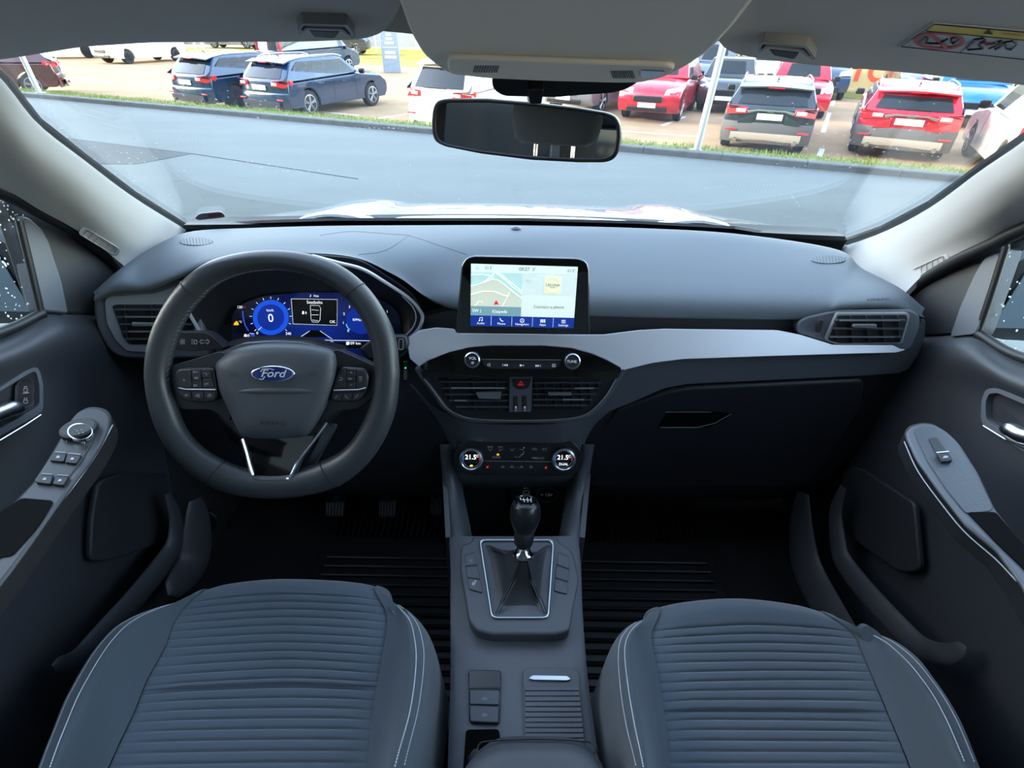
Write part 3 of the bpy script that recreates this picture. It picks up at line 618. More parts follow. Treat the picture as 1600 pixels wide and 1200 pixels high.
mb.slab([(813,569),(817,571),(813,573)],AP,.0002,.0036); lines(mb,[[(763,568.5),(761,570),(763,571.5),(765.5,572),(765.5,568),(763,568.5)],rr(863,569,868,573,.5,1)+[rr(863,569,868,573,.5,1)[0]],[(864,570),(867,572)]],AP,.0003,.0036)
mb.build('button_symbols',WHT,t)
# ================= centre vents
t=thing('centre_vent_unit',PY(815,620,.75),'pair of black central air vents in a chrome-edged shield with hazard button','air vents')
VP=Plane(PY(815,615,.742),tilt(18))
shield=[(655,578),(972,580),(964,592),(948,618),(930,638),(912,650),(880,656),(745,656),(715,648),(697,636),(680,612),(663,592)]
sl('shield_surround',[(815+(x-815)*1.06,612+(y-612)*1.13) for x,y in rp(shield,8,4)],VP,.03,PLA,t,lift=-.002,bevel=.004)
sl('vent_housing',rp(shield,8,4),VP,.02,mat('vent_plastic',(20,21,24),.3),t,lift=.001,bevel=.001)
mb=MB(); lines(mb,[crpx([(663,592),(680,614),(697,636),(716,648),(745,655),(815,657),(880,655),(912,649),(930,637),(948,617),(963,592)],40)],VP,.0017,.003); mb.build('chrome_edge',SAT,t)
vent(t,'left_air_vent',rp([(684,590),(793,592),(796,643),(722,641),(706,634),(692,614)],3),VP,5,None,3,lift=.002,chrome=((3,.10,.30),(1,.15,.95)),tab=[(743,613),(783,612),(782,624),(748,623)])
vent(t,'right_air_vent',rp([(832,592),(944,594),(936,612),(922,632),(906,640),(832,640)],3),VP,5,None,8,lift=.002,chrome=((1,.62,.90),(3,.5,.85)),tab=[(855,613),(893,613),(893,618),(858,618)])
sl('centre_spine',rp([(796,588),(832,588),(830,644),(795,644)],3),VP,.012,PLA,t,lift=.007,bevel=.001)
hz=sl('hazard_button',rp([(800,592),(830,592),(826,606),(818,609),(808,608),(803,604)],3),VP,.003,DRK,t,lift=.0085,bevel=.0008)
mb=MB(); HU=VP.up(.0088); tri=[(809,602),(814,595),(819,602)]
lines(mb,[tri+[tri[0]],[(811.5,600.8),(814,597),(816.5,600.8),(811.5,600.8)]],HU,.0004,0); mb.build('hazard_triangle',REDL,hz)
for x in(806,820):
    w=sl('vent_wheel',rp([(x-3.5,619),(x+3.5,619),(x+3.5,643),(x-3.5,643)],3),VP,.006,DRK,t,lift=.0095,bevel=.0012)
    mb=MB(); mb.slab([(x-2,637),(x,634.5),(x+2,637)],VP,.0002,.0098); lines(mb,[[(x-2,639),(x+2,639)],[(x-2,641.5),(x+2,641.5)]],VP,.0003,.0098); mb.build('wheel_mark',WHT,w)
# ================= climate unit
CS=thing('centre_stack',PY(815,700,.75),'lower centre stack housing below the middle vents carrying the climate controls','centre stack')
MB().patch([[PY(640,600,.79),PY(680,640,.77),PY(740,660,.752),PY(815,664,.75),PY(880,660,.752),PY(940,645,.77),PY(985,620,.79)],
            [PY(672,665,.80),PY(690,668,.775),PY(735,672,.752),PY(815,674,.75),PY(885,674,.752),PY(925,668,.775),PY(945,665,.80)],
            [PY(680,710,.82),PY(700,710,.785),PY(725,712,.758),PY(815,712,.755),PY(895,712,.758),PY(912,712,.785),PY(925,710,.82)],
            [PY(684,758,.84),PY(698,756,.80),PY(722,752,.765),PY(815,753,.762),PY(893,753,.765),PY(912,756,.80),PY(920,758,.84)],
            [PY(684,775,.92),PY(700,772,.90),PY(722,768,.87),PY(815,768,.86),PY(893,768,.87),PY(912,772,.90),PY(920,775,.92)]],40,30,.004).build('stack_body',CON,CS,smooth=50)
t=thing('climate_control_panel',PY(815,710,.745),'black climate control panel with two round temperature dials','control panel')
CP=Plane(PY(812,705,.744),tilt(26))
sl('panel',rp([(706,720),(712,700),(724,690),(752,684),(762,668),(860,669),(868,684),(895,689),(908,702),(911,722),(906,738),(890,744),(728,742),(712,736)],8,4),CP,.02,mat('climate_black',(17,18,21),.35),t,bevel=.002)
for i,(cx,cy) in enumerate(((736.5,716),(880.5,716.5))):
    k=knob(t,cx,cy,19.5,CP,'',PIANO,h=.012,name='temperature_dial')
    MB().ring(ell(cx,cy,14.5,14.5,36),ell(cx,cy,13.4,13.4,36),CP.up(.0112),.0004,.0004).build('dial_ring',SAT,k)
    mb=MB(); mb.text('21.5',CP.up(.0112),cx-1,cy-1.5,7.5,bold=.012); mb.text('°C',CP.up(.0112),cx+8.5,cy-3.2,4)
    if i: mb.text('DUAL',CP.up(.0112),cx,cy+9,4)
    mb.build('temperature_readout',mat('readout_white',(250,250,250),.5,emit=1.3),k)
    mb=MB(); lines(mb,[[(cx-12,cy-4),(cx-13,cy),(cx-12,cy+3)]],CP.up(.0112),.0006,.0004); mb.build('cold_mark',em('cold_blue',(40,110,210),.9),k)
    mb=MB(); lines(mb,[[(cx+12,cy-4),(cx+13,cy),(cx+12,cy+3)]],CP.up(.0112),.0006,.0004); mb.build('warm_mark',em('warm_red',(200,40,50),.9),k)
    if not i: sl('indicator',rr(cx-2.2,cy+10.5,cx+2.2,cy+13,1),CP.up(.0112),.0003,mat('yellow_led',(255,215,60),.5,emit=1.6),k,lift=.0004,bevel=0)
mb=MB(); lines(mb,[[(757,720.5),(861,721.5)]],CP,.0011,.0015); mb.build('chrome_line',SAT,t)
sl('upper_button_row',rp([(757,694),(860,695),(861,719),(757,718)],3),CP,.003,mat('climate_key',(24,26,30),.45),t,lift=.0012,bevel=.0006)
sl('lower_button_row',rp([(757,723),(861,724),(856,735),(762,734)],3),CP,.003,mat('climate_key',(24,26,30),.45),t,lift=.0012,bevel=.0006)
mb=MB(); CU_=CP.up(.0012)
for s,x,y,h in(('REAR',766,698.5,2.6),('MAX',782,698.5,2.6),('A/C',851,702,3.6),('AUTO',775.5,714.5,3.4),('MAX A/C',841,716,3.4),('PASSENGER AIRBAG',809,672.8,3.6)): mb.text(s,CU_,x,y,h)
for x in(766,782,800): lines(mb,[[(x-3,700.5),(x-2,703),(x+2,703),(x+3,700.5)],[(x-1.5,704.5),(x+1.5,704.5)]],CU_,.0003,.0006)
lines(mb,[[(834,703),(831,702),(833,700.5),(838,700.5),(839,703),(834,703)],[(818,699),(817,703),(812,702)],[(819,705),(818,709),(812,714),(809,714)],[(813,711),(818,708)],[(804,713),(807,715)]],CU_,.0004,.0006)
mb.slab(ell(818.5,699.5,1.2,1.2,8),CU_,.0002,.0006)
for x in(785.5,800,815,830): lines(mb,[[(x-2,729),(x,727.6),(x+2,729),(x,730.6),(x-2,729)],[(x-3,730.5),(x+3,730.5)]],CU_,.0003,.0006)
mb.build('climate_symbols',GRY,t)
mb=MB(); mb.slab(rr(776,709,780,711.5,1),CU_,.0002,.0006); mb.slab(rr(771.5,669.2,777,675.8,2.6),CU_,.0002,.0006); mb.slab(rr(776,669.5,785.3,675.5,1),CU_,.0002,.0006); mb.build('amber_indicators',ORA,t)
mb=MB()
for x,y in((761.5,730),(853,731)): mb.slab([(x-2,y+1.5),(x-1,y-1.5),(x+2,y-2),(x+1.5,y+1)],CU_,.0003,.0006)
mb.build('seat_heater_symbols',REDL,t)
# ================= steering column + stalks
t=thing('steering_column',PY(430,560,.72),'dark steering column shroud with light and wiper stalks behind the wheel','steering column')
SCp=Plane(PY(430,560,.70),tilt(22))
MB().patch([[PY(340,540,.74),PY(380,528,.75),PY(430,524,.75),PY(490,528,.75),PY(540,540,.74)],[PY(330,575,.70),PY(380,560,.68),PY(430,556,.68),PY(490,560,.68),PY(550,575,.70)],[PY(340,650,.70),PY(380,665,.68),PY(430,668,.68),PY(490,665,.68),PY(540,650,.70)],[PY(360,690,.78),PY(390,700,.78),PY(430,702,.78),PY(480,700,.78),PY(520,690,.78)]],20,16,.004).build('column_shroud',DRK,t,smooth=50)
st=sl('indicator_stalk',rp([(268,524),(276,519),(320,519),(330,524),(341,534),(352,545),(300,549),(270,546)],6,3),SCp,.022,DRK,t,lift=.0,bevel=.005,seg=3)
mb=MB(); SU=SCp.up(.0006); x,y=285,534
for a in range(0,360,45): c,s_=math.cos(math.radians(a)),math.sin(math.radians(a)); lines(mb,[[(x+2.5*c,y+2.5*s_),(x+5*c,y+5*s_)]],SU,.0004)
mb.ring(ell(x,y,2,2,12),ell(x,y,1.3,1.3,12),SU,.0002,.0004)
x=304; mb.ring(rr(x-1,y-3,x+4,y+4,2),rr(x-.2,y-2.2,x+3.2,y+3.2,1.5),SU,.0002,.0004); lines(mb,[[(x-5,y-3),(x-2,y-3)],[(x-5,y),(x-2,y)],[(x-5,y+3),(x-2,y+3)]],SU,.0004)
x=320; lines(mb,[[(x-1,y-2),(x-5,y-2),(x-5,y-4),(x-8,y),(x-5,y+4),(x-5,y+2),(x-1,y+2)],[(x+1,y-2),(x+4,y-2),(x+4,y-4),(x+7,y),(x+4,y+4),(x+4,y+2),(x+1,y+2)]],SU,.0004)
mb.build('light_symbols',GRY,st)
st=sl('wiper_stalk',rp([(560,545),(580,530),(612,524),(632,524),(637,532),(637,545),(622,552),(575,562)],6,3),SCp,.02,DRK,t,bevel=.004,seg=3)
mb=MB(); lines(mb,[rr(623,530,630,546,2)+[rr(623,530,630,546,2)[0]],[(584,541),(588,537)],[(583,546),(589,541)]],SU,.0004); mb.build('wiper_symbols',GRY,st)
# ================= steering wheel
S=thing('steering_wheel',PD(426,585,.75),'black leather three-spoke steering wheel with blue oval badge','steering wheel')
cN=tilt(24,.0).normalized(); WC=PD(426,585,.75); SW=Plane(WC,(0,-math.cos(math.radians(27)),math.sin(math.radians(27))))
out=[(624,585),(618,640),(600,688),(570,730),(530,760),(480,775),(426,780),(370,775),(322,758),(282,728),(252,688),(233,640),(225,585),(232,530),(252,482),(283,440),(324,409),(375,394),(428,390),(480,396),(528,413),(568,443),(598,483),(618,530)]
inn=[(585,585),(577,632),(560,672),(535,703),(500,722),(460,734),(426,737),(385,734),(350,722),(315,702),(288,672),(272,632),(262,588),(270,540),(287,500),(313,465),(345,440),(385,426),(428,422),(470,427),(508,442),(540,466),(564,499),(580,540)]
O=cr([SW.hit(*p) for p in out+[out[0]]],145)[:-1]; I=cr([SW.hit(*p) for p in inn+[inn[0]]],145)[:-1]
rg=[]; mb=MB(); K=len(O)
for i in range(K):
    c=(O[i]+I[i])/2; a=(O[i]-I[i])/2; h=.0165; c=c-SW.n*.004
    rg.append([mb.bm.verts.new(c+a*math.cos(t_)+SW.n*h*math.sin(t_)) for t_ in [2*math.pi*j/16 for j in range(16)]])
for i in range(K):
    A=rg[i];B_=rg[(i+1)%K]
    for j in range(16): mb.bm.faces.new((A[j],B_[j],B_[(j+1)%16],A[(j+1)%16]))
rim=mb.build('rim',LEA,S,smooth=60)
mb=MB()
for k in(1,2,3,4): pass
for px,py in((288,448),(556,452),(336,748),(517,748)):
    # seam ring around the rim at nearest index
    p=SW.hit(px,py); i=min(range(K),key=lambda i:((O[i]+I[i])/2-p).length); c=(O[i]+I[i])/2-SW.n*.004; a=(O[i]-I[i])/2*1.015
    mb.tube([c+a*math.cos(t_)+SW.n*.0168*math.sin(t_) for t_ in [2*math.pi*j/24 for j in range(24)]],.0008,n=5,closed=True)
mb.build('leather_seams',mat('seam_black',(12,12,13),.6),rim)
mb=MB()
for i in range(0,K,1):
    c=(O[i]+I[i])/2-SW.n*.004; a=(O[i]-I[i])/2; t_=math.radians(160); t2=math.radians(172); c2=(O[(i+1)%K]+I[(i+1)%K])/2-SW.n*.004; a2=(O[(i+1)%K]-I[(i+1)%K])/2
    mb.tube([c+a*math.cos(t_)*1.02+SW.n*.0168*math.sin(t_),c2.lerp(c,.4)+a2*math.cos(t2)*1.02+SW.n*.0168*math.sin(t2)],.0004,n=3)
mb.build('rim_stitching',mat('stitch_grey',(95,98,100),.8),rim)
SS=SW.up(-.006)
SPK=mat('spoke_satin_black',(34,36,40),.38)
sl('left_spoke',rp([(256,600),(262,572),(300,562),(345,548),(360,560),(360,660),(330,640),(300,640),(284,640),(268,628),(250,640)],8,3),SS,.024,SPK,S,bevel=.005,seg=3)
sl('right_spoke',rp([(597,600),(590,575),(560,560),(525,545),(500,560),(500,660),(530,640),(556,640),(572,630),(582,620),(600,635)],8,3),SS,.024,SPK,S,bevel=.005,seg=3)
sl('hub_shell',rp([(336,552),(380,535),(425,532),(470,534),(516,546),(545,566),(545,640),(515,660),(480,690),(455,700),(400,700),(378,690),(345,660),(325,630),(325,570)],8,3),SW.up(-.014),.035,SPK,S,bevel=.006)
lsp=sl('lower_spoke',rp([(380,680),(492,680),(462,745),(452,753),(404,753),(395,745)],5),SS,.02,PIANO,S,lift=.012,bevel=.002)
mb=MB(); mb.tube(cr([SS.hit(x,y,.014) for x,y in [(378,686),(384,706),(390,728),(396,744),(404,749),(425,750),(448,749),(455,744),(466,722),(480,702),(494,684),(512,660)]],40),.0028,n=8); mb.build('chrome_v_trim',CHR,lsp)
mb=MB(); mb.slab([(400,742),(410,720),(411,741)],SS,.0004,.0006); mb.build('reflection_facet',mat('facet_grey',(60,66,74),.2),lsp) if False else None
sl('inner_brace',rp([(510,664),(522,668),(478,748),(464,754)],3),SS,.02,PLA,S,lift=-.012,bevel=.003)
pad=[(336,582),(339,566),(365,547),(395,539),(425,536.5),(460,537),(490,540),(519,548),(526,562),(526,580),(523,598),(510,634),(492,668),(482,680),(468,685),(427,687),(388,685),(374,676),(357,642),(342,612)]
def dome(poly,pl,c,h,steps,name,m,par,lift=0):
    mb=MB(); P=crpx(poly+[poly[0]],73)[:-1]; rings=[]
    for s,z in steps:
        rings.append([mb.bm.verts.new(pl.hit(c[0]+(x-c[0])*s,c[1]+(y-c[1])*s,lift+h*z)) for x,y in P])
    n=len(P)
    for a,b in zip(rings,rings[1:]):
        for j in range(n): mb.bm.faces.new((a[j],a[(j+1)%n],b[(j+1)%n],b[j]))
    mb.bm.faces.new(rings[-1]); mb.bm.faces.new(rings[0][::-1]); return mb.build(name,m,par,smooth=60)
ab=dome(pad,SW,(430,606),.026,((1,-.5),(1,0),(.985,.35),(.95,.6),(.88,.8),(.75,.92),(.5,.98),(.2,1)),'airbag_cover',mat('airbag_grain',(66,70,76),.5,bump=(900,.5),bumpd=.0006),S,lift=-.004)
HP=SW.up(.0225)
mb=MB(); mb.patch([[HP.hit(352,606,-.012),HP.hit(390,604,-.004),HP.hit(430,603,-.003),HP.hit(470,604,-.004),HP.hit(510,606,-.012)],[HP.hit(352,613,-.006),HP.hit(390,612,.001),HP.hit(430,612,.0015),HP.hit(470,612,.001),HP.hit(510,613,-.006)],[HP.hit(354,622,-.012),HP.hit(395,622,-.007),HP.hit(430,622,-.006),HP.hit(465,622,-.007),HP.hit(506,622,-.012)]],20,8,.003); mb.build('cover_crease',mat('airbag_grain',(66,70,76),.5),ab,smooth=60)
bd=sl('badge',ell(425.5,584.5,34.5,13,48),HP,.008,CHR,S,lift=.004,bevel=.0015)
sl('badge_enamel',ell(425.5,584.5,31,10.8,48),HP,.001,mat('badge_blue',(28,52,120),.15,coat=1,metal=.3),bd,lift=.0046,bevel=0)
mb=MB(); mb.text('Ford',HP,425.5,584,12.5,lift=.0052,shear=.35,bold=.015,sx=1.15); lines(mb,[crpx([(407,581),(411,576.5),(420,576),(428,578)],10),crpx([(405,592),(410,593),(414,588)],8)],HP,.0006,.0052); mb.build('badge_script',mat('script_silver',(215,220,228),.35,metal=.3),bd)
mb=MB(); mb.text('AIRBAG',HP,426,661,6.5,lift=.001,sx=1.3)
mb.build('embossed_word',mat('emboss_dark',(18,18,20),.6),ab)
mb=MB()
for x in(362,487): lines(mb,[[(x-5,583),(x+1,583),(x+7,580),(x+7,589),(x+2,586),(x-3,586.5),(x-4,589),(x-7,589)]],HP,.0004,.0)
mb.build('horn_symbols',mat('emboss_dark',(18,18,20),.6),ab)
BK=mat('switch_black',(20,21,24),.4)
lb=sl('left_switch_pack',rp([(272,586),(279,576),(328,575),(334,579),(339,612),(337,626),(328,629),(290,628),(276,614)],5,3),SW,.02,BK,S,lift=.008,bevel=.002)
rb=sl('right_switch_pack',rp([(517,614),(524,590),(534,573),(568,576),(576,586),(574,606),(566,622),(556,628),(522,628),(516,624)],5,3),SW,.02,BK,S,lift=.008,bevel=.002)
KEY=mat('switch_key',(34,36,40),.45)
def keys(par,L):
    for p in L: sl('button',rp(p,2),SW,.002,KEY,par,lift=.0095,bevel=.0005)
keys(lb,[[(276,588),(281,578),(297,578),(299,605),(281,605)],[(299,577),(312,577),(313,590),(300,590)],[(314,577),(327,577),(331,590),(315,590)],[(300,592),(313,592),(314,605),(301,605)],[(316,592),(331,592),(334,605),(317,605)],[(280,612),(297,612),(299,622),(286,622)],[(299,612),(316,612),(317,623),(301,623)],[(319,612),(335,612),(335,624),(320,623)]])
keys(rb,[[(523,605),(530,590),(537,577),(540,578),(540,605)],[(542,576),(555,577),(555,588),(542,588)],[(542,595),(555,596),(555,606),(542,605)],[(557,577),(568,580),(573,588),(570,606),(557,605)],[(520,614),(534,614),(532,626),(519,625)],[(536,614),(551,614),(548,626),(534,626)],[(553,614),(569,614),(561,624),(550,626)]])
sl('res_button',rr(300,588,313,594,1),SW,.003,DRK,lb,lift=.0115,bevel=.0005); sl('ok_button',rr(540,589,554,595,1),SW,.003,DRK,rb,lift=.0115,bevel=.0005)
mb=MB(); mb.tube([SW.hit(x,y,.0105) for x,y in((279,606),(290,608.5),(337,609))],.0013,n=6); mb.build('silver_strip',SAT,lb)
mb=MB(); mb.tube([SW.hit(x,y,.0105) for x,y in((521,610),(560,609),(572,606))],.0013,n=6); mb.build('silver_strip',SAT,rb)
KU=SW.up(.0098); mb=MB()
for s,x,y,h in(('SET+',305.5,581.5,3),('SET-',306,602.5,3),('LIM',322.5,600,3),('RES',306.5,591,3.2),('x',287.5,593.5,5)): mb.text(s,KU,x,y,h,lift=.0022 if s=='RES' else .0006)
lines(mb,[[(318,583),(322,583),(322,587),(325,584)],[(289,617),(291,615.5),(291,619.5),(289,617)],[(293,616),(293,619)],[(306,618),(309,615.5),(309,620.5),(306,618)],[(311,615),(311,621)],[(324,618),(327,615.5),(327,620.5),(324,618)],[(328,615),(330,620)]],KU,.0003)
mb.build('button_symbols',GRY,lb)
mb=MB(); lines(mb,[[(530,590),(534,590),(535,592),(534,594),(530,594)],[(547,583),(548.5,581),(550,583)],[(547,600),(548.5,602),(550,600)],[(561,589),(566,589)],[(561,592),(566,592)],[(561,595),(566,595)],[(539,617),(541,621),(544,622)],[(555,622),(560,616)],[(524,622),(527,618)]],KU,.0003); mb.text('OK',KU,547,592,3,lift=.0022); mb.build('button_symbols',GRY,rb)
# headlamp level thumbwheel on the lower dash
t=thing('thumbwheel_switch',PY(633,582,.78),'small vertical thumbwheel switch with green light right of the steering wheel','switch')
pl=Plane(PY(633,582,.765),tilt(14)); sl('wheel_plate',rp([(629,565),(637,565),(638,594),(630,594)],2),pl,.01,DRK,t,bevel=.001)
mb=MB(); mb.slab(ell(633.5,575,1.3,1.3,10),pl,.0003,.0006); mb.build('green_light',em('green_led',(60,230,80),1.5),t)
mb=MB(); lines(mb,[[(631,580+i*3),(636,580+i*3)] for i in range(5)],pl,.0003); mb.build('wheel_marks',GRY,t)
# ================= centre console
t=thing('centre_console',(.015,.5,.4),'long dark centre console between the two front seats','centre console')
def rail(a,b): return a,b
ctop=[(690,760,.74),(700,850,.60),(704,930,.50),(706,1000,.43),(708,1080,.355),(705,1200,.24)]
# body: rows along length; columns: floor-left, top-left, ..., top-right, floor-right ; z of top surface
rows=[]
for pl_,pr_,z in(((704,838),(902,838),.662),((706,880),(906,880),.655),((706,940),(908,940),.645),((706,990),(911,990),.637),((706,1060),(917,1060),.632),((704,1130),(926,1130),.632),((702,1200),(936,1200),.632),((700,1300),(950,1300),.632)):
    a=PZ(*pl_,z); b=PZ(*pr_,z)
    rows.append([V((a.x-.012,a.y,.36)),V((a.x-.004,a.y,z-.02)),a,a.lerp(b,.33),a.lerp(b,.66),b,V((b.x+.004,b.y,z-.02)),V((b.x+.012,b.y,.36))])
mb=MB(); R=[]
for r in rows: R.append([r[0],r[0].lerp(r[1],.5),r[1],r[1].lerp(r[2],.7)+V((-.001,0,.002)),r[2]+V((.006,0,.001))]+[r[2].lerp(r[5],k) for k in(.2,.4,.6,.8)]+[r[5]+V((-.006,0,.001)),r[6].lerp(r[5],.7)+V((.001,0,.002)),r[6],r[6].lerp(r[7],.5),r[7]])
G=[cr([R[i][j] for i in range(len(R))],24) for j in range(len(R[0]))]
mb.grid([[G[j][i] for j in range(len(G))] for i in range(24)],.004,toward=(0,.3,2)); mb.build('console_body',CON,t,smooth=50)
def arm(pts,w,name):
    mb=MB(); P=cr([PY(x,y,Y) for x,y,Y in pts],16); G=[]
    for i,p in enumerate(P):
        G.append([p+V((dx*w,dy,dz)) for dx,dy,dz in((-1,.06,-.03),(-1,.0,-.008),(-.7,-.008,0),(0,-.011,.003),(.7,-.008,0),(1,0,-.008),(1,.06,-.03))])
    mb.grid(G,0); b=mb
    return b.build(name,CON,t,smooth=60)
arm([(698,690,.775),(702,740,.755),(708,790,.70),(716,835,.635),(722,870,.60),(724,920,.53)],.015,'left_side_rail')
arm([(918,690,.775),(910,740,.755),(902,790,.70),(895,835,.635),(890,870,.60),(890,920,.53)],.015,'right_side_rail')
# side walls under the rails
for s,xx in((-1,(700,706)),(1,(914,904))):
    a=PY(xx[0],740,.76); b=PY(xx[1],840,.63)
    MB().patch([[a+V((s*.012,0,0)),b+V((s*.012,0,0))],[V((a.x+s*.016,a.y,.36)),V((b.x+s*.016,b.y-.02,.36))]],6,6,.01,toward=(s*2,0,.6)).build('side_wall',CON,t)
# cave
cave=Plane(PY(808,800,.80),tilt(4))
sl('storage_cave',[(712,740),(900,740),(896,850),(716,850)],cave,.01,mat('cave_black',(20,22,26),.6),t,bevel=0)
CV=Plane(PY(820,770,.79),tilt(6)); sl('socket_panel',rp([(797,756),(872,758),(870,790),(800,786)],4),CV,.006,DRK,t,bevel=.001)
mb=MB(); mb.ring(ell(855,773,17,12,28),ell(855,773,15.5,10.5,28),CV,.001,.0015); mb.build('power_socket',PLA,t)
mb=MB(); lines(mb,[rr(817,767,827,772,2,2)+[rr(817,767,827,772,2,2)[0]],rr(815,774,828,781,1,2)+[rr(815,774,828,781,1,2)[0]],[(817,763),(826,763)],[(820,763),(822,761)]],CV,.0004,.001); mb.text('> 12V',CV,854,773.5,5.5,lift=.001); mb.build('socket_markings',GRY,t)
# gear surround
GSP=Plane(PZ(808,910,.672),V((0,-.10,1)))
g=thing('gear_lever',PZ(815,890,.67),'six-speed manual gear lever with black knob and leather gaiter in the console','gear lever')
so=rp([(720,852),(737,846),(738,838),(872,838),(873,846),(894,860),(900,880),(905,905),(898,940),(890,985),(868,991),(768,991),(745,985),(733,970),(726,930),(719,890)],6,4)
gi=rp([(749,846),(752,842),(862,842),(866,848),(858,962),(852,966),(772,966),(767,961)],6,4)
sl('gear_surround',so,GSP,.03,PLA,t,lift=.0,bevel=.004,seg=3)
gi_i=[(808+(x-808)*.95,904+(y-904)*.955) for x,y in gi]
MB().ring(gi,gi_i,GSP,.006,.0045).build('chrome_frame',SAT,t,bevel=.001)
GU=GSP.up(.0008)
for nm,P in (('left_button_bank',[(726,867),(741,862),(754,927),(733,921)]),('right_button_bank',[(872,862),(890,870),(886,929),(866,924)])):
    bk=sl(nm,rp(P,3),GSP,.004,mat('switch_black',(20,21,24),.4),t,lift=.0015,bevel=.0006)
    a,b,c,d=[V2(p) for p in P]
    for k in range(3):
        f0,f1=k/3+.02,(k+1)/3-.02; qd=[a.lerp(d,f0),b.lerp(c,f0),b.lerp(c,f1),a.lerp(d,f1)]
        sl('button',rp([(q_.x,q_.y) for q_ in qd],2),GSP,.002,PLA,bk,lift=.0028,bevel=.0005)
mb=MB(); lines(mb,[ell(736,876,3,2.6,10)+[(739,876)]],GSP,.0003,.0034); mb.text('A',GSP,736,876,3.2,lift=.0032); mb.slab(rp([(737,910),(743,909),(742,914),(738,915)],1),GSP,.0003,.0032); mb.slab(ell(743,908,2,1.6,8),GSP,.0003,.0032); lines(mb,[[(875,909),(880,912),(878,914)],[(876,914),(876,911)]],GSP,.0004,.0032); mb.build('button_symbols',GRY,t)
# gaiter
top=PZ(817,868,.735)
def loop(px,z,n=40):
    q_=crpx(px+[px[0]],n+1)[:-1]; return [PZ(x,y,z) for x,y in q_]
base=[GSP.hit(x,y,-.002) for x,y in crpx(gi_i+[gi_i[0]],61)[:-1]]
mb=MB(); rings=[]
cb=sum(base,V((0,0,0)))/60
tc_=top
for s,w in((0,1),(.015,.94),(.0,.86),(.03,.74),(.10,.62),(.22,.50),(.40,.39),(.62,.30),(.84,.22),(1,.17)):
    c=cb.lerp(tc_,s); row=[]
    for i,p in enumerate(base):
        d=(p-cb); a=i/60*2*math.pi; k=w*(1+(.07*math.sin(a*7+w*9)+.04*math.sin(a*13-w*15) if .2<w<.9 else 0))
        row.append(V((c.x+d.x*k,c.y+d.y*k,c.z+d.z*k+(.004*math.sin(a*6+1)*(1-w)*(w>.2)))))
    rings.append([mb.bm.verts.new(p) for p in row])
for a,b in zip(rings,rings[1:]):
    for j in range(60): mb.bm.faces.new((a[j],a[(j+1)%60],b[(j+1)%60],b[j]))
gt=mb.build('gaiter',LEA,g,smooth=70)
mb=MB()
for (x0,y0),(x1,y1) in (((760,852),(800,885)),((856,852),(832,885)),((775,958),(796,930)),((850,958),(835,932))):
    a=GSP.hit(x0,y0,.002); b=top+(GSP.hit(x1,y1)-GSP.hit(817,905))*.35+V((0,0,-.03)); 
    m1=a.lerp(b,.5)+V((0,0,.004)); mb.tube(cr([a,m1,b],10),.0011,n=5)
    a2=a+V((.005,0,0)); b2=b+V((.004,0,0)); mb.tube(cr([a2,m1+V((.005,0,0)),b2],10),.0011,n=5)
mb.build('gaiter_stitching',mat('stitch_dark',(60,62,66),.7),gt)
kt_=PZ(821,800,.805); ax=(PZ(820,803,.795)-top).normalized()
K0=top; KA=(kt_-top).normalized(); Lk=(kt_-top).length
MB().lathe([(.0,0),(.012,.0),(.017,.004),(.017,.008),(.013,.012),(.011,.02)],K0-KA*.004,KA,28).build('chrome_collar',CHR,g)
MB().lathe([(.010,.014),(.015,.02),(.017,.035),(.0165,.040),(.015,.046)],K0,KA,8).build('reverse_collar',DRK,g,bevel=.001)
kb=MB().lathe([(.012,.040),(.017,.046),(.021,.055),(.0245,.068),(.0245,.080),(.0225,.089),(.0195,.0945),(.002,.096)],K0,KA,36).build('knob',mat('knob_gloss',(26,27,30),.3),g,smooth=60)
KN=(CAM-kt_).normalized().lerp(KA,.55).normalized()
KP=Plane(K0+KA*.0968,KA)
cc=K0+KA*.0968
MB().lathe([(.0185,-.002),(.0185,.0008),(.0165,.001),(.0162,-.001)],cc,KA,36).build('chrome_ring',CHR,kb)
MB().lathe([(.0162,-.002),(.0160,.0004),(.001,.0005)],cc,KA,36).build('shift_pattern_disc',mat('pattern_black',(10,10,12),.2),kb)
mb=MB()
KPu=Plane(cc+KA*.0010,KA)
def kp(u,v): return KPu.p+KPu.u*u*.001+KPu.v*v*.001
for s_,u,v in(('R',-9,5),('1',-4,7),('3',2,7),('5',8,6),('2',-3,-7),('4',2.5,-7),('6',8,-6)): mb.text(s_,KPu,0,0,.0036,raw=kp(u,v))
for L in([(-8,0),(8,0)],[(-9,3),(-9,0)],[(-4,3.5),(-4,-3.5)],[(2,3.5),(2,-3.5)],[(8,3),(8,-3)],[(-9,0),(-8,0)]): mb.tube([kp(*p) for p in L],.0004,n=4)
mb.build('shift_pattern',WHT,kb)
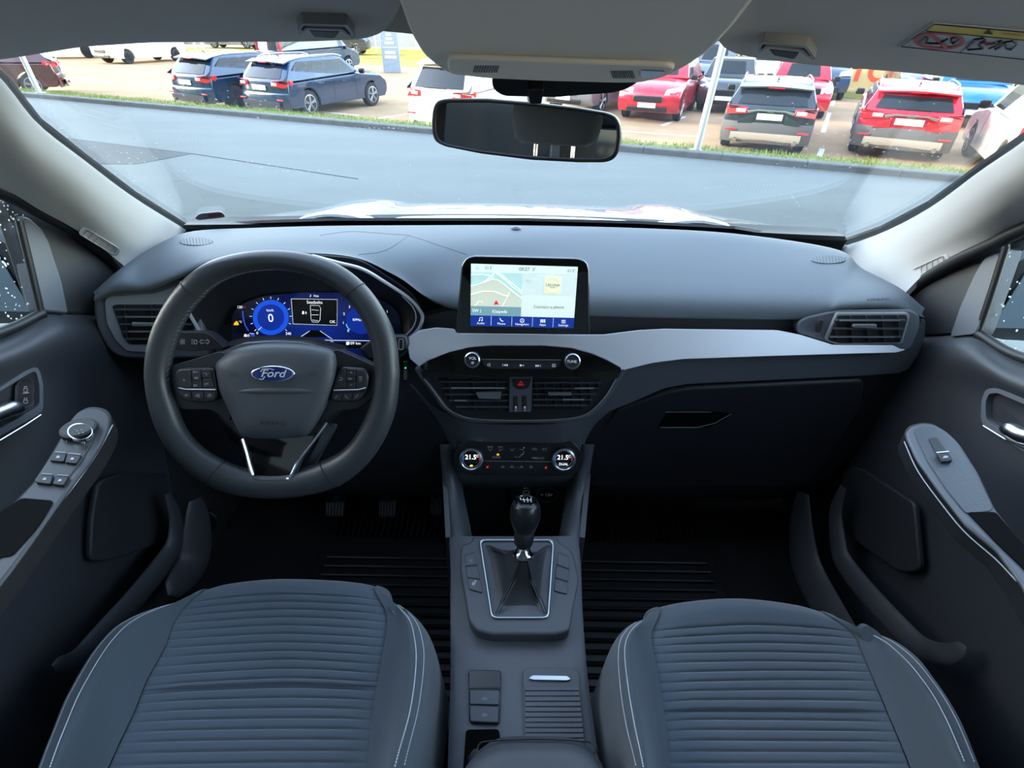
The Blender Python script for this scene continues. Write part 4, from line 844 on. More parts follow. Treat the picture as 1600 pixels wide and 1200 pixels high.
# parking brake switches
EP=Plane(PZ(755,1090,.636),V((0,-.03,1)))
e=sl('parking_brake_bezel',rp([(732,1046),(783,1047),(781,1131),(733,1129)],6,4),EP,.008,mat('bezel_gloss',(20,22,25),.15),t,lift=.001,bevel=.0012)
sl('recess',rp([(734,1049),(781,1050),(780,1074),(735,1073)],4),EP,.004,mat('recess_gloss',(24,23,22),.25),e,lift=.0015,bevel=0)
sl('brake_switch',rp([(734,1077),(780,1078),(779,1101),(734,1100)],2),EP,.01,PLA,e,lift=.004,bevel=.001)
sl('hold_switch',rp([(734,1104),(779,1104),(778,1129),(735,1127)],2),EP,.01,PLA,e,lift=.004,bevel=.001)
mb=MB(); mb.tube([EP.hit(734,1076.5,.004),EP.hit(781,1076.5,.004)],.0014,n=6); mb.build('chrome_lip',CHR,e)
mb=MB()
for y in(1092,1117): mb.ring(ell(757,y,2.6,2.2,14),ell(757,y,2.0,1.6,14),EP,.0002,.0046); mb.text('P' if y<1100 else 'A',EP,757,y,2.6,lift=.0046); lines(mb,[[(753.6,y-2.4),(752.8,y),(753.6,y+2.4)],[(760.4,y-2.4),(761.2,y),(760.4,y+2.4)]],EP,.0003,.0046)
mb.build('switch_symbols',GRY,e)
sl('key_tray',rp([(728,1140),(780,1139),(782,1160),(780,1230),(722,1230)],6),EP,.004,mat('deep_black',(5,5,6),.9,spec=.1),t,lift=.0012,bevel=0)
# tambour cup holder cover
TA=rp([(817,1050),(822,1043),(897,1043),(905,1052),(918,1200),(920,1230),(820,1230)],5)
tb=sl('cupholder_frame',TA,EP,.004,PLA,t,lift=.0012,bevel=.001)
mb=MB()
for i in range(13):
    y0=1072+i*8.2*(1+.0*i); y1=y0+7
    xl=819+ (y0-1050)*.012; xr=902+(y0-1050)*.105
    mb.slab([(xl+1,y0),(xr,y0),(xr+.7,y1),(xl+1,y1)],EP,.003,.0028)
mb.build('roller_shutter',CON,tb,bevel=.0008)
sl('pull_tab',rp([(826,1060),(832,1055),(886,1056),(892,1061),(886,1063),(834,1062)],2),EP,.004,SAT,tb,lift=.005,bevel=.001)
# armrest
A_=thing('console_armrest',PZ(838,1200,.70),'grey padded armrest lid at the rear of the centre console','armrest')
mb=MB(); rows=[]
for v_,(xl,xr,y,z) in enumerate(((742,930,1172,.655),(741,931,1158,.688),(748,925,1150,.702),(735,938,1165,.716),(724,945,1185,.722),(716,962,1240,.724),(712,975,1330,.722))):
    a=PZ(xl,y,z);b=PZ(xr,y,z); L=[]
    for k in range(9):
        u=k/8; e_=abs(2*u-1); L.append(a.lerp(b,u)+V((0,-.012*(e_**4) if v_<5 else 0,-.014*e_**4)))
    rows.append([V((L[0].x-.004,L[0].y,.62))]+[L[0]+V((-.003,0,-.02))]+L+[L[-1]+V((.003,0,-.02))]+[V((L[-1].x+.004,L[-1].y,.62))])
last=[p+V((0,-.14,0)) for p in rows[-1]]; rows.append(last)
mb.patch(rows,40,30,.006,toward=(0,.2,3)); mb.build('cushion',mat('armrest_vinyl',(66,69,74),.5,bump=(900,.4),bumpd=.0005),A_,smooth=60)
mb=MB(); mb.tube(cr([PZ(x,y,z) for x,y,z in((745,1176,.708),(749,1163,.710),(765,1158,.7125),(838,1155,.7155),(908,1158,.713),(924,1163,.710),(936,1190,.715))],30),.0010,n=5); mb.build('seam',mat('seam_black',(12,12,13),.6),A_)
# ================= seats
def seat(lbl,rowspx,side,front,zs):
    s=thing('front_seat',V((rowspx[2][3][0]*0,0,0)) if False else PZ(rowspx[2][3][0],rowspx[2][3][1],.45),lbl,'car seat','pair of front seats' if False else None)
    # columns: 0 outer low,1 outer silhouette,2 stitch,3 inner seam L,4 centre,5 inner seam R,6 stitch R,7 silhouette,8 low
    rows=[]
    for r,z in zip(rowspx,zs):
        rows.append([PZ(x,y,zz) for (x,y),zz in zip(r,z)])
    n=len(rows)
    # front drop
    f0=rows[0]; fw=(-.012,.004,.02,.022,.02,.004,-.012); drop=[p+V((0,fw[i],-.03)) for i,p in enumerate(f0)]; drop2=[p+V((0,fw[i]*.8-.004,-.14)) for i,p in enumerate(f0)]
    # rear rows
    r1=[p+(rows[-1][i]-rows[-2][i]).normalized()*.14+V((0,0,-.012)) for i,p in enumerate(rows[-1])]
    for p in r1: p.y=min(p.y,rows[-1][0].y-.10)
    allr=[drop2,drop]+rows+[r1]
    low0=[V((r[0].x+(-.012),r[0].y,r[0].z-.16)) for r in allr]; low1=[V((r[-1].x+.012,r[-1].y,r[-1].z-.16)) for r in allr]
    full=[[l]+r+[h] for l,r,h in zip(low0,allr,low1)]
    # spline along length for each column first, then split columns into parts
    NV=150; C_=[cr([r[j] for r in full],NV) for j in range(9)]
    NUs=9
    # cross spline
    R=[]
    for i in range(NV): R.append(cr([C_[j][i] for j in range(9)],8*NUs+1))
    ia,ib=3*NUs,5*NUs
    left=[r[:ia+1] for r in R]; ctr=[r[ia:ib+1] for r in R]; right=[r[ib:] for r in R]
    MB().grid(left,.01,toward=(0,0,3)).build('left_bolster',FAB,s,smooth=60); MB().grid(right,.01,toward=(0,0,3)).build('right_bolster',FAB,s,smooth=60)
    # ribbed centre, finer rows
    Cc_=[cr([R[i][j] for i in range(NV)],700) for j in range(ia,ib+1)]
    L=[0]
    for i in range(1,700): L.append(L[-1]+(Cc_[NUs][i]-Cc_[NUs][i-1]).length)
    G=[]; start=None
    # ribs begin after the front roll
    for i in range(700):
        row=[]; yy=Cc_[NUs][i]
        on=yy.y<rows[0][4].y-.012
        ph=(L[i]/.0125)%1.0
        g_=-.0026*math.exp(-((ph-.5)/.12)**2) if on else 0
        hump=.0012*abs(math.sin(math.pi*(ph-.5))) if on else 0
        if abs(yy.y-SEAM(side))<.0022: g_=-.006
        for j in range(len(Cc_)):
            ee=min(j,len(Cc_)-1-j)/4
            row.append(Cc_[j][i]+V((0,0,(g_+hump)*min(1,ee+.15) -(.004*(1-min(1,ee*1.3)) if ee<.8 else 0))))
        G.append(row)
    mb=MB(); mb.grid(G,.0); mb.build('ribbed_centre_panel',FAB2,s,smooth=80)
    # stitching: dashes
    mb=MB()
    def st(j,off,i0):
        P=[R[i][j] for i in range(i0,NV-18)]; P=[p+V((off,0,0)) for p in P]; tot=0; k=0
        P=cr(P,420)
        for i in range(0,417,3):
            a,b=P[i],P[i+2]
            mb.tube([a+V((0,0,.0012)),b+V((0,0,.0012))],.00075,n=4)
    f=next(i for i in range(NV) if R[i][4*NUs].y<rows[0][4].y+.004)
    st(2*NUs,0,f+1); st(2*NUs-3,0,f+3); mb.build('left_twin_stitching',STI,s,smooth=0); mb=MB(); st(6*NUs,0,f+1); st(6*NUs+3,0,f+3)
    mb.build('right_twin_stitching',STI,s,smooth=0)
    # base skirt under the cushion
    cx=sum(p.x for p in rows[2])/7
    MB().box((cx,.15,.50),(.44,.50,.10)).build('seat_base',DRK,s,bevel=.02)
    for dx in(-.17,.17): MB().box((cx+dx,.15,.42),(.03,.50,.06)).build('seat_rail',DRK,s,bevel=.004)
    # backrest and head restraint behind the camera
    mb=MB(); rb=[]
    for z,y,w,dp in((.66,-.13,.23,.03),(.80,-.16,.25,.05),(.95,-.19,.26,.055),(1.10,-.22,.25,.05),(1.24,-.25,.20,.03),(1.30,-.265,.14,.0)):
        rb.append([V((cx+w*math.sin(a)*1.0,y-.07+(-math.cos(a))*-.06*(1)+(dp if abs(math.sin(a))>.7 and math.cos(a)>0 else 0),z)) for a in [2*math.pi*k/24 for k in range(24)]])
    R2=[[mb.bm.verts.new(p) for p in r] for r in rb]
    for a,b in zip(R2,R2[1:]):
        for j in range(24): mb.bm.faces.new((a[j],a[(j+1)%24],b[(j+1)%24],b[j]))
    mb.bm.faces.new(R2[0][::-1]); mb.bm.faces.new(R2[-1]); mb.build('backrest',FAB,s,smooth=60)
    hr=MB(); R3=[]
    for z,w,dp in((1.335,.10,.035),(1.35,.125,.05),(1.40,.135,.055),(1.46,.13,.055),(1.50,.115,.045),(1.515,.08,.025)):
        R3.append([hr.bm.verts.new(V((cx+w*math.copysign(abs(math.cos(a))**.5,math.cos(a)),-.285+dp*math.copysign(abs(math.sin(a))**.6,math.sin(a)),z))) for a in [2*math.pi*k/28 for k in range(28)]])
    for a,b in zip(R3,R3[1:]):
        for j in range(28): hr.bm.faces.new((a[j],a[(j+1)%28],b[(j+1)%28],b[j]))
    hr.bm.faces.new(R3[0][::-1]); hr.bm.faces.new(R3[-1]); h_=hr.build('head_restraint',FAB,s,smooth=60)
    mb=MB(); 
    for dx in(-.06,.06): mb.tube([V((cx+dx,-.285,1.26)),V((cx+dx,-.285,1.36))],.006)
    mb.build('head_restraint_posts',CHR,h_)
    return s
SEAMY={}
def SEAM(side): return SEAMY[side]
SEAMY['L']=PZ(470,1064,.70).y; SEAMY['R']=PZ(1210,1104,.70).y
# row z: silhouette, stitch, seam, centre, seam, stitch, silhouette
zz=[(.655,.69,.705,.715,.705,.69,.665),(.66,.715,.703,.705,.703,.715,.665),(.665,.73,.702,.698,.702,.73,.67),(.668,.738,.70,.692,.70,.738,.672),(.67,.742,.698,.688,.698,.742,.675),(.67,.745,.695,.684,.695,.745,.675)]
seat('driver seat with dark ribbed fabric and white twin stitching behind the steering wheel',[
 [(262,960),(286,940),(310,927),(430,913),(586,922),(612,941),(640,962)],
 [(192,984),(219,964),(274,965),(440,955),(605,962),(638,966),(666,986)],
 [(149,1028),(175,1002),(256,1010),(440,1002),(600,1008),(648,1000),(677,1012)],
 [(108,1100),(131,1072),(228,1062),(440,1050),(592,1055),(650,1040),(678,1046)],
 [(85,1160),(105,1130),(208,1112),(430,1105),(582,1107),(641,1110),(670,1112)],
 [(55,1240),(75,1210),(165,1205),(415,1200),(573,1200),(617,1199),(658,1200)]],'L',0,zz)
seat('passenger seat with dark ribbed fabric and white twin stitching right of the console',[
 [(986,984),(1008,967),(1031,956),(1162,944),(1297,962),(1322,979),(1342,996)],
 [(966,995),(986,986),(1018,990),(1180,982),(1335,990),(1372,997),(1388,1006)],
 [(953,1020),(976,1015),(1022,1020),(1190,1018),(1350,1022),(1407,1024),(1428,1032)],
 [(949,1075),(981,1072),(1030,1066),(1200,1062),(1367,1062),(1438,1059),(1458,1072)],
 [(957,1137),(992,1137),(1038,1112),(1210,1110),(1388,1112),(1469,1107),(1494,1130)],
 [(973,1200),(1005,1199),(1048,1200),(1220,1200),(1424,1200),(1506,1190),(1524,1205)]],'R',0,zz)
# ================= floor, mats, pedals, firewall
mb=MB(); mb.box((0,-.1,.35),(1.74,3.0,.04)); struct('floor',mb,CAR)
for s_,nn in((-1,'wall_side_left'),(1,'wall_side_right')):
    mb=MB(); mb.box((s_*.775,1.0,.66),(.08,.62,.62)); struct(nn,mb,CAR)
mb=MB(); mb.patch([[V((-.74,.95,.37)),V((.74,.95,.37))],[V((-.74,1.10,.50)),V((.74,1.10,.50))],[V((-.74,1.18,.80)),V((.74,1.18,.80))],[V((-.74,1.12,1.06)),V((.74,1.12,1.06))]],10,14,.02,toward=(0,0,.9)); struct('wall_front',mb,CAR)
def fmat(lbl,px,lw):
    t=thing('floor_mat',V((px,.75,.37)),lbl,'floor mat')
    mb=MB(); w=.19
    mb.patch([[V((px-w,.40,.375)),V((px+w,.40,.375))],[V((px-w,.80,.378)),V((px+w,.80,.378))],[V((px-w,.95,.40)),V((px+w,.95,.40))],[V((px-w,1.06,.52)),V((px+w,1.06,.52))]],8,24,.006,toward=(0,0,2)); mb.build('mat_base',RUB,t)
    mb=MB()
    for i in range(24):
        x=px-w+.02+i*(2*w-.04)/23; mb.tube([V((x,.82,.388)),V((x,.94,.404)),V((x,1.05,.525))],.0028,n=5)
    for i in range(14):
        y=.45+i*.024; mb.tube([V((px-w+.02,y,.383)),V((px+w-.02,y,.384))],.003,n=5)
    mb.build('raised_ribs',RUB,t)
fmat('ribbed black rubber mat in the driver footwell below the pedals',-.27,0); fmat('ribbed black rubber mat in the passenger footwell',.31,0)
def pedal(lbl,px,py,Y,w,h):
    t=thing('foot_pedal',PY(px,py,Y),lbl,'pedal'); pl=Plane(PY(px,py,Y),tilt(40))
    pd=sl('pedal_pad',rp([(px-w,py-h),(px+w,py-h),(px+w*.85,py+h),(px-w*.75,py+h)],4),pl,.012,RUB,t,bevel=.002)
    mb=MB()
    for i in range(6):
        x=px-w*.75+i*w*1.5/5; lines(mb,[[(x,py-h+3),(x-1,py+h-4)]],pl,.0014,.001)
    mb.build('grip_ribs',mat('pedal_worn',(120,122,125),.4,metal=.3),pd)
    c=PY(px,py,Y); MB().tube(cr([c+V((0,.01,0)),c+V((0,.06,.10)),c+V((0,.09,.26))],8),.008).build('pedal_arm',DRK,t)
pedal('left foot pedal with vertical ribs below the steering wheel',523,796,.86,16,13)
pedal('middle foot pedal with vertical ribs right of the wheel bottom',605,795,.86,15,14)
pedal('narrow right foot pedal beside the centre console',682,790,.88,10,17)
# bonnet release, footrest
t=thing('bonnet_release',PY(311,817,.80),'black bonnet release handle low on the left below the dashboard','handle'); bp_=Plane(PY(311,817,.80),tilt(10))
sl('lever',rp([(296,803),(328,800),(340,812),(336,832),(298,834)],5),bp_,.015,DRK,t,bevel=.003)
mb=MB(); lines(mb,[[(304,820),(307,814),(315,812),(318,816)],[(303,820),(318,820)]],bp_,.0004,.001); mb.build('bonnet_symbol',GRY,t)
# ================= doors
def door(side,lbl,rows,X):
    t=thing('front_door',V((side*.76,.4,.5)),lbl,'car door')
    MB().patch([[PX(x,y,XX*side) for x,y,XX in r] for r in rows],40,50,.03).build('door_panel',DOORM,t,smooth=60)
    return t
dl=door(-1,'driver side front door with armrest switches and window on the left',[
  [(-420,620,.76),(-200,578,.76),(0,520,.755),(66,488,.75),(110,490,.748),(150,491,.745),(215,500,.74)],
  [(-420,680,.72),(-200,620,.715),(0,560,.71),(80,530,.71),(120,522,.712),(160,525,.72),(220,545,.72)],
  [(-420,760,.73),(-200,700,.725),(0,620,.72),(80,600,.72),(130,590,.72),(180,585,.72),(240,590,.72)],
  [(-420,900,.72),(-200,850,.715),(0,740,.71),(80,700,.71),(140,680,.72),(200,670,.72),(250,660,.73)],
  [(-420,1100,.68),(-200,1000,.69),(0,880,.70),(80,850,.71),(160,830,.72),(220,800,.72),(268,760,.73)],
  [(-420,1300,.66),(-200,1200,.67),(0,1050,.69),(80,980,.70),(180,900,.72),(240,870,.72),(285,840,.73)],
  [(-420,1500,.66),(-200,1400,.67),(0,1300,.69),(80,1180,.70),(180,1040,.72),(240,960,.72),(300,900,.73)]],.75)
dr=door(1,'passenger side front door with armrest and window on the right',[
  [(2020,640,.76),(1800,600,.76),(1600,556,.755),(1528,520,.75),(1470,522,.748),(1430,522,.745),(1370,530,.74)],
  [(2020,700,.72),(1800,650,.715),(1600,600,.71),(1520,560,.71),(1480,552,.712),(1440,550,.72),(1370,560,.72)],
  [(2020,780,.73),(1800,720,.725),(1600,650,.72),(1520,620,.72),(1470,610,.72),(1430,610,.72),(1360,620,.72)],
  [(2020,920,.72),(1800,870,.715),(1600,760,.71),(1520,730,.71),(1460,710,.72),(1400,700,.72),(1340,690,.73)],
  [(2020,1120,.68),(1800,1020,.69),(1600,900,.70),(1520,870,.71),(1440,850,.72),(1380,820,.72),(1310,780,.73)],
  [(2020,1320,.66),(1800,1220,.67),(1600,1070,.69),(1520,1010,.70),(1420,940,.72),(1350,900,.72),(1290,860,.73)],
  [(2020,1520,.66),(1800,1420,.67),(1600,1320,.69),(1520,1210,.70),(1420,1080,.72),(1350,1000,.72),(1280,930,.73)]],.75)
def XP(side,X,lean=0): 
    return Plane(V((side*X,.5,.9)),V((-side,0,lean)),V((0,1,0)) if side<0 else V((0,-1,0)))
# armrests
AZ=.955
ALp=Plane(V((0,.6,AZ)),V((.10,0,1)))
ar=[(112,652),(122,642),(140,634),(158,635),(170,641),(175,652),(172,668),(160,692),(140,722),(118,750),(96,780),(50,845),(15,892),(-80,1010),(-160,1010),(-60,850),(20,785),(52,752),(84,700)]
MB().slab(rp(ar,8,4),ALp,.03,-.004).build('armrest',DRK,dl,bevel=.008,seg=3); MB().slab([(80+(x-80)*.97,780+(y-780)*.985) for x,y in rp(ar,8,4)],ALp,.006,0).build('armrest_top',DOORM,dl,bevel=.003)  # left top uses the darker plastic, shade of this door put into its colour
sl('painted_well_shade',rp([(34,778),(84,782),(60,822),(18,868),(0,870),(-60,930),(-90,900),(0,800)],6),ALp,.004,mat('deep_black',(5,5,6),.9,spec=.1),dl,lift=.0012,bevel=0)  # flat black sheet, shadow inside the armrest well painted on without a hollow
mb=MB(); lines(mb,[crpx([(176,664),(153,706),(121,752),(73,815),(24,884)],20)],ALp,.0008,-.006); mb.build('silver_line',GRY,dl)
wsp=sl('window_switch_pack',rp([(118,655),(152,657),(155,662),(142,695),(130,715),(98,758),(52,752),(84,705),(100,678)],4),ALp,.006,mat('switch_black',(20,21,24),.4),dl,lift=.0012,bevel=.001)
MB().lathe([(.0195,0),(.0195,.006),(.017,.008),(.001,.0075)],ALp.hit(125,674,.001),ALp.n,32).build('mirror_knob',DRK,wsp)
MB().ring(ell(125,674,20,13,36),ell(125,674,18.3,11.6,36),ALp.up(.001),.004,.008).build('chrome_ring',CHR,wsp)
for nm,P in(('front_left_switch',[(84,706),(104,707),(99,721),(77,719)]),('front_right_switch',[(106,708),(127,710),(119,724),(101,722)]),('rear_left_switch',[(64,740),(83,741),(78,756),(55,753)]),('rear_right_switch',[(88,742),(107,743),(99,758),(82,756)])):
    w=sl('window_switch',rp(P,2),ALp,.006,DRK,wsp,lift=.004,bevel=.001)
    lines(MB(),[],ALp); mb=MB(); lines(mb,[[(P[0][0]+2,P[0][1]),(P[1][0],P[1][1])]],ALp,.0008,.0045); mb.build('chrome_lip',SAT,w)
    cx=sum(p[0] for p in P)/4-1; cy=sum(p[1] for p in P)/4+1; mb=MB(); mb.slab([(cx-3,cy+1.6),(cx-1,cy-2),(cx+3,cy-2.4),(cx+3,cy+1)],ALp,.0002,.0044); mb.build('window_symbol',GRY,w)
mb=MB()
for a in range(4): x,y=125+5*math.cos(a*math.pi/2+.4),674+3.4*math.sin(a*math.pi/2+.4); mb.slab([(x-1,y+1),(x,y-1.2),(x+1,y+1)],ALp,.0002,.0094)
lines(mb,[[(118,659),(121,657.5),(123,659)],[(145,660),(150,661)],[(101,688),(104,687),(104,691)],[(127,692),(132,690),(132,694)]],ALp,.0004,.002)
mb.build('switch_symbols',GRY,wsp); sl('red_led',rr(146,663.5,149,666.5,1),ALp,.0003,REDL,wsp,lift=.002,bevel=0)
# right armrest
ARp=Plane(V((0,.6,AZ-.01)),V((-.10,0,1)))
ar=[(1412,676),(1420,664),(1440,659),(1458,661),(1482,675),(1500,693),(1530,740),(1556,795),(1600,850),(1700,960),(1760,1060),(1680,1060),(1600,915),(1560,860),(1510,820),(1470,770),(1430,715)]
MB().slab(rp(ar,8,4),ARp,.03,-.004).build('armrest',DRK,dr,bevel=.008,seg=3); MB().slab([(1530+(x-1530)*.975,800+(y-800)*.985) for x,y in rp(ar,8,4)],ARp,.006,0).build('armrest_top',PLA,dr,bevel=.003)
GRAIN=mat('grained_insert',(64,68,74),.4,bump=(300,.3),bumpd=.001)
sl('grained_insert',rp([(1428,672),(1440,664),(1458,666),(1480,680),(1500,700),(1528,745),(1552,792),(1548,798),(1510,802),(1480,765),(1450,720)],5),ARp,.002,GRAIN,dr,lift=.0014,bevel=.0005)
sl('painted_well_shade',rp([(1512,800),(1556,800),(1600,852),(1700,965),(1680,990),(1600,888),(1560,850)],5),ARp,.004,mat('deep_black',(5,5,6),.9,spec=.1),dr,lift=.0016,bevel=0)  # well shadow painted as a flat black sheet on the armrest top
mb=MB(); lines(mb,[crpx([(1413,690),(1434,736),(1470,786),(1508,832),(1556,874),(1588,908)],20)],ARp,.0008,-.006); mb.build('silver_line',GRY,dr)
w=sl('window_switch_pack',rp([(1451,684),(1464,683),(1489,719),(1471,721)],3),ARp,.005,mat('switch_black',(20,21,24),.4),dr,lift=.003,bevel=.0006)
sw=sl('window_switch',rp([(1464,708),(1482,706),(1489,719),(1472,721)],2),ARp,.004,DRK,w,lift=.006,bevel=.0006)
mb=MB(); lines(mb,[[(1463,707),(1482,705)]],ARp,.0008,.0064); mb.build('chrome_lip',SAT,sw); mb=MB(); mb.slab([(1473,716),(1475,712),(1481,712),(1482,715)],ARp,.0002,.0066); mb.build('window_symbol',GRY,sw)
for side,dd,px,lbl in((-1,dl,[(-60,1005),(0,888),(16,905),(22,935),(18,960),(-20,1040)],''),(1,dr,[(1660,1020),(1600,905),(1585,915),(1568,930),(1568,945),(1600,985),(1660,1080)],'')):
    pass
# handle bezels
LX=XP(-1,.708,.12); RX=XP(1,.708,.12)
ho=rp([(-60,628),(0,606),(40,580),(56,573),(62,578),(68,600),(68,640),(60,648),(0,682),(-60,712)],6)
hi=rp([(-60,636),(0,612),(42,586),(54,580),(58,584),(62,602),(62,632),(56,638),(0,670),(-60,700)],5)
MB().ring(ho,hi,LX,.012,.010).build('handle_bezel',CON,dl,bevel=.002)
sl('handle_recess',hi,LX,.004,mat('handle_cup',(42,44,48),.35),dl,lift=.0,bevel=0)
mb=MB(); lines(mb,[[(-40,708),(0,688),(40,664),(64,648)]],LX,.0008,.009); mb.build('chrome_line',CHR,dl)
lk=sl('lock_button_pack',rp([(27,601),(32,595),(48,593),(53,598),(52,632),(46,636),(30,637),(26,632)],4),LX,.008,DRK,dl,lift=.009,bevel=.001)
MB().ring(rp([(26,600),(32,594),(49,592),(54,598),(53,633),(47,637),(30,638),(25,633)],4),rp([(28,601),(33,596),(47.5,594),(52,598),(51,631),(46,635),(31,636),(27,631)],4),LX,.002,.0108).build('chrome_ring',CHR,lk)
mb=MB(); 
for y in(607,625): lines(mb,[rr(37,y,43,y+5,1,1)+[rr(37,y,43,y+5,1,1)[0]],[(38,y),(38,y-3),(42,y-3),(42,y-(0 if y>610 else 1.5))]],LX,.0004,.0096)
lines(mb,[[(36,614.5),(45,613.5)]],LX,.0007,.0096); mb.build('padlock_symbols',GRY,lk)
mb=MB(); mb.tube(cr([LX.hit(x,y,.012) for x,y in((-60,668),(0,645),(20,638),(40,642))],12),[.011]*9+[.009,.006,.002],n=12); mb.build('door_handle',SAT,dl,smooth=60)
ho=rp([(1660,655),(1600,622),(1556,606),(1540,608),(1533,625),(1532,655),(1538,668),(1575,690),(1600,706),(1660,740)],6)
hi=rp([(1660,664),(1600,632),(1558,614),(1545,615),(1540,627),(1540,652),(1545,660),(1580,680),(1600,692),(1660,722)],5)
MB().ring(ho,hi,RX,.012,.010).build('handle_bezel',CON,dr,bevel=.002)
sl('handle_recess',hi,RX,.004,mat('handle_cup',(42,44,48),.35),dr,lift=.0,bevel=0)
mb=MB(); lines(mb,[[(1536,665),(1570,686),(1600,702),(1660,735)]],RX,.0008,.010); mb.build('chrome_line',CHR,dr)
mb=MB(); mb.tube(cr([RX.hit(x,y,.012) for x,y in((1660,694),(1600,682),(1580,672),(1562,670))],12),[.011]*9+[.009,.006,.002],n=12); mb.build('door_handle',SAT,dr,smooth=60)
# speaker grilles in doors
grl=mat('speaker_mesh',(30,32,36),.6)
nt=grl.node_tree; vo=nt.nodes.new('ShaderNodeTexVoronoi'); vo.inputs['Scale'].default_value=420; tc=nt.nodes.new('ShaderNodeTexCoord'); bp=nt.nodes.new('ShaderNodeBump'); bp.inputs['Strength'].default_value=.6; bp.inputs['Distance'].default_value=.001
nt.links.new(tc.outputs['Object'],vo.inputs['Vector']); nt.links.new(vo.outputs['Distance'],bp.inputs['Height']); nt.links.new(bp.outputs['Normal'],nt.nodes['Principled BSDF'].inputs['Normal'])
sl('speaker_grille',rp([(153,758),(165,748),(200,738),(262,740),(268,830),(245,850),(200,868),(165,877),(146,877),(141,868),(144,810)],8,4),XP(-1,.70,0),.01,grl,dl,lift=.004,bevel=.003)
sl('speaker_grille',rp([(1316,738),(1330,728),(1345,732),(1428,786),(1437,885),(1430,893),(1405,894),(1320,835),(1312,800)],8,4),XP(1,.70,0),.01,grl,dr,lift=.004,bevel=.003)
# map pockets
def pocket(side,dd,pts,X):
    P=XP(side,X); mb=MB(); mb.band(cr([P.hit(x,y) for x,y in pts],40),(-side,0,.35),.02,.007); mb.build('pocket_edge',DOORM,dd,smooth=60)
pocket(1,dr,[(1318,760),(1306,800),(1310,850),(1318,878),(1350,920),(1400,975),(1440,1012),(1480,1022),(1510,1010)],.655)
pocket(-1,dl,[(262,770),(274,810),(272,850),(255,880),(215,930),(165,985),(120,1030),(80,1040)],.655)
# sill trims
for s,pts in((1,[(1255,770),(1252,830),(1262,890),(1300,960),(1340,1010)]),(-1,[(305,780),(308,830),(300,880),(262,930)])):
    mb=MB(); mb.band(cr([PX(x,y,s*.64) for x,y in pts],24),(-s,0,.5),.035,.008); tag(mb.build('trim_%d'%(3 if s<0 else 4),DOORM,smooth=60),kind='structure')
# mirror corner trims + window frames + glass
def corner(dd,poly,X,side,ridge):
    P=XP(side,X,.15); sl('mirror_corner_trim',rp(poly,8,4),P,.03,DRK,dd,lift=.012,bevel=.006,seg=3)
    sl('corner_face',rp(ridge,5),P,.03,PLA,dd,lift=.020,bevel=.004)
corner(dl,[(20,338),(10,308),(30,310),(70,332),(124,362),(172,402),(200,440),(190,492),(108,492),(68,487)],.735,-1,[(32,336),(46,340),(66,358),(78,378),(98,440),(108,490),(70,486),(66,470)])
corner(dr,[(1600,352),(1622,352),(1600,374),(1572,385),(1512,520),(1440,524),(1420,500),(1414,460),(1448,426),(1496,400),(1548,374)],.735,1,[(1571,386),(1556,392),(1537,405),(1522,430),(1500,480),(1484,526),(1522,522),(1528,512)])
def wf(dd,side,pts,r=.012):
    mb=MB(); mb.tube(cr([PX(x,y,side*.745) for x,y in pts],30),r,n=8); mb.build('window_frame',mat('frame_black',(14,14,17),.5),dd,smooth=60)
wf(dl,-1,[(-420,200),(-200,235),(0,300),(60,330),(118,362),(172,405),(196,440)],.011)
wf(dl,-1,[(-420,628),(-200,582),(0,520),(66,490)],.008)
wf(dl,-1,[(64,488),(48,420),(30,345)],.005)
wf(dr,1,[(2020,250),(1800,280),(1604,356),(1550,382),(1498,406),(1450,434),(1416,462)],.011)
wf(dr,1,[(2020,650),(1800,606),(1600,560),(1528,522)],.008)
wf(dr,1,[(1528,518),(1545,470),(1572,385)],.005)
def sg(nm,side,px): tag(MB().slab(px,Plane(V((side*.757,0,1.2)),V((-side,0,.0)),V((0,1,0))),.004,0).build(nm,GLS,smooth=0),kind='structure')
sg('window_2',-1,[(-420,200),(-200,235),(0,298),(36,320),(70,490),(0,520),(-200,582),(-420,628)])
sg('window_3',1,[(2020,250),(1800,280),(1604,352),(1566,372),(1526,524),(1600,560),(1800,606),(2020,650)])
# drops on side glass
mb=MB()
for side,N in((-1,90),(1,50)):
    for i in range(N):
        x=random.gauss(22,22) if side<0 else random.gauss(1565,25); y=random.uniform(310,500) if side<0 else random.uniform(375,545)
        p=PX(x,y,side*.7625)
        if p.z<1.04 or (side<0 and x>58-(y-330)*-.1) or (side>0 and x<1575-(y-380)*.28): continue
        r=random.uniform(.0007,.002); R_=[mb.bm.verts.new(p+V((side*.0002,math.cos(a)*r,math.sin(a)*r*1.2))) for a in [k*math.pi/3 for k in range(6)]]; tpt=mb.bm.verts.new(p+V((side*r*.5,0,0)))
        mb.bm.faces.new(R_); [mb.bm.faces.new((R_[k],R_[(k+1)%6],tpt)) for k in range(6)]
tag(mb.build('water_drops',DROP),'small raindrops on the outside of the side windows',"raindrops",kind='stuff')
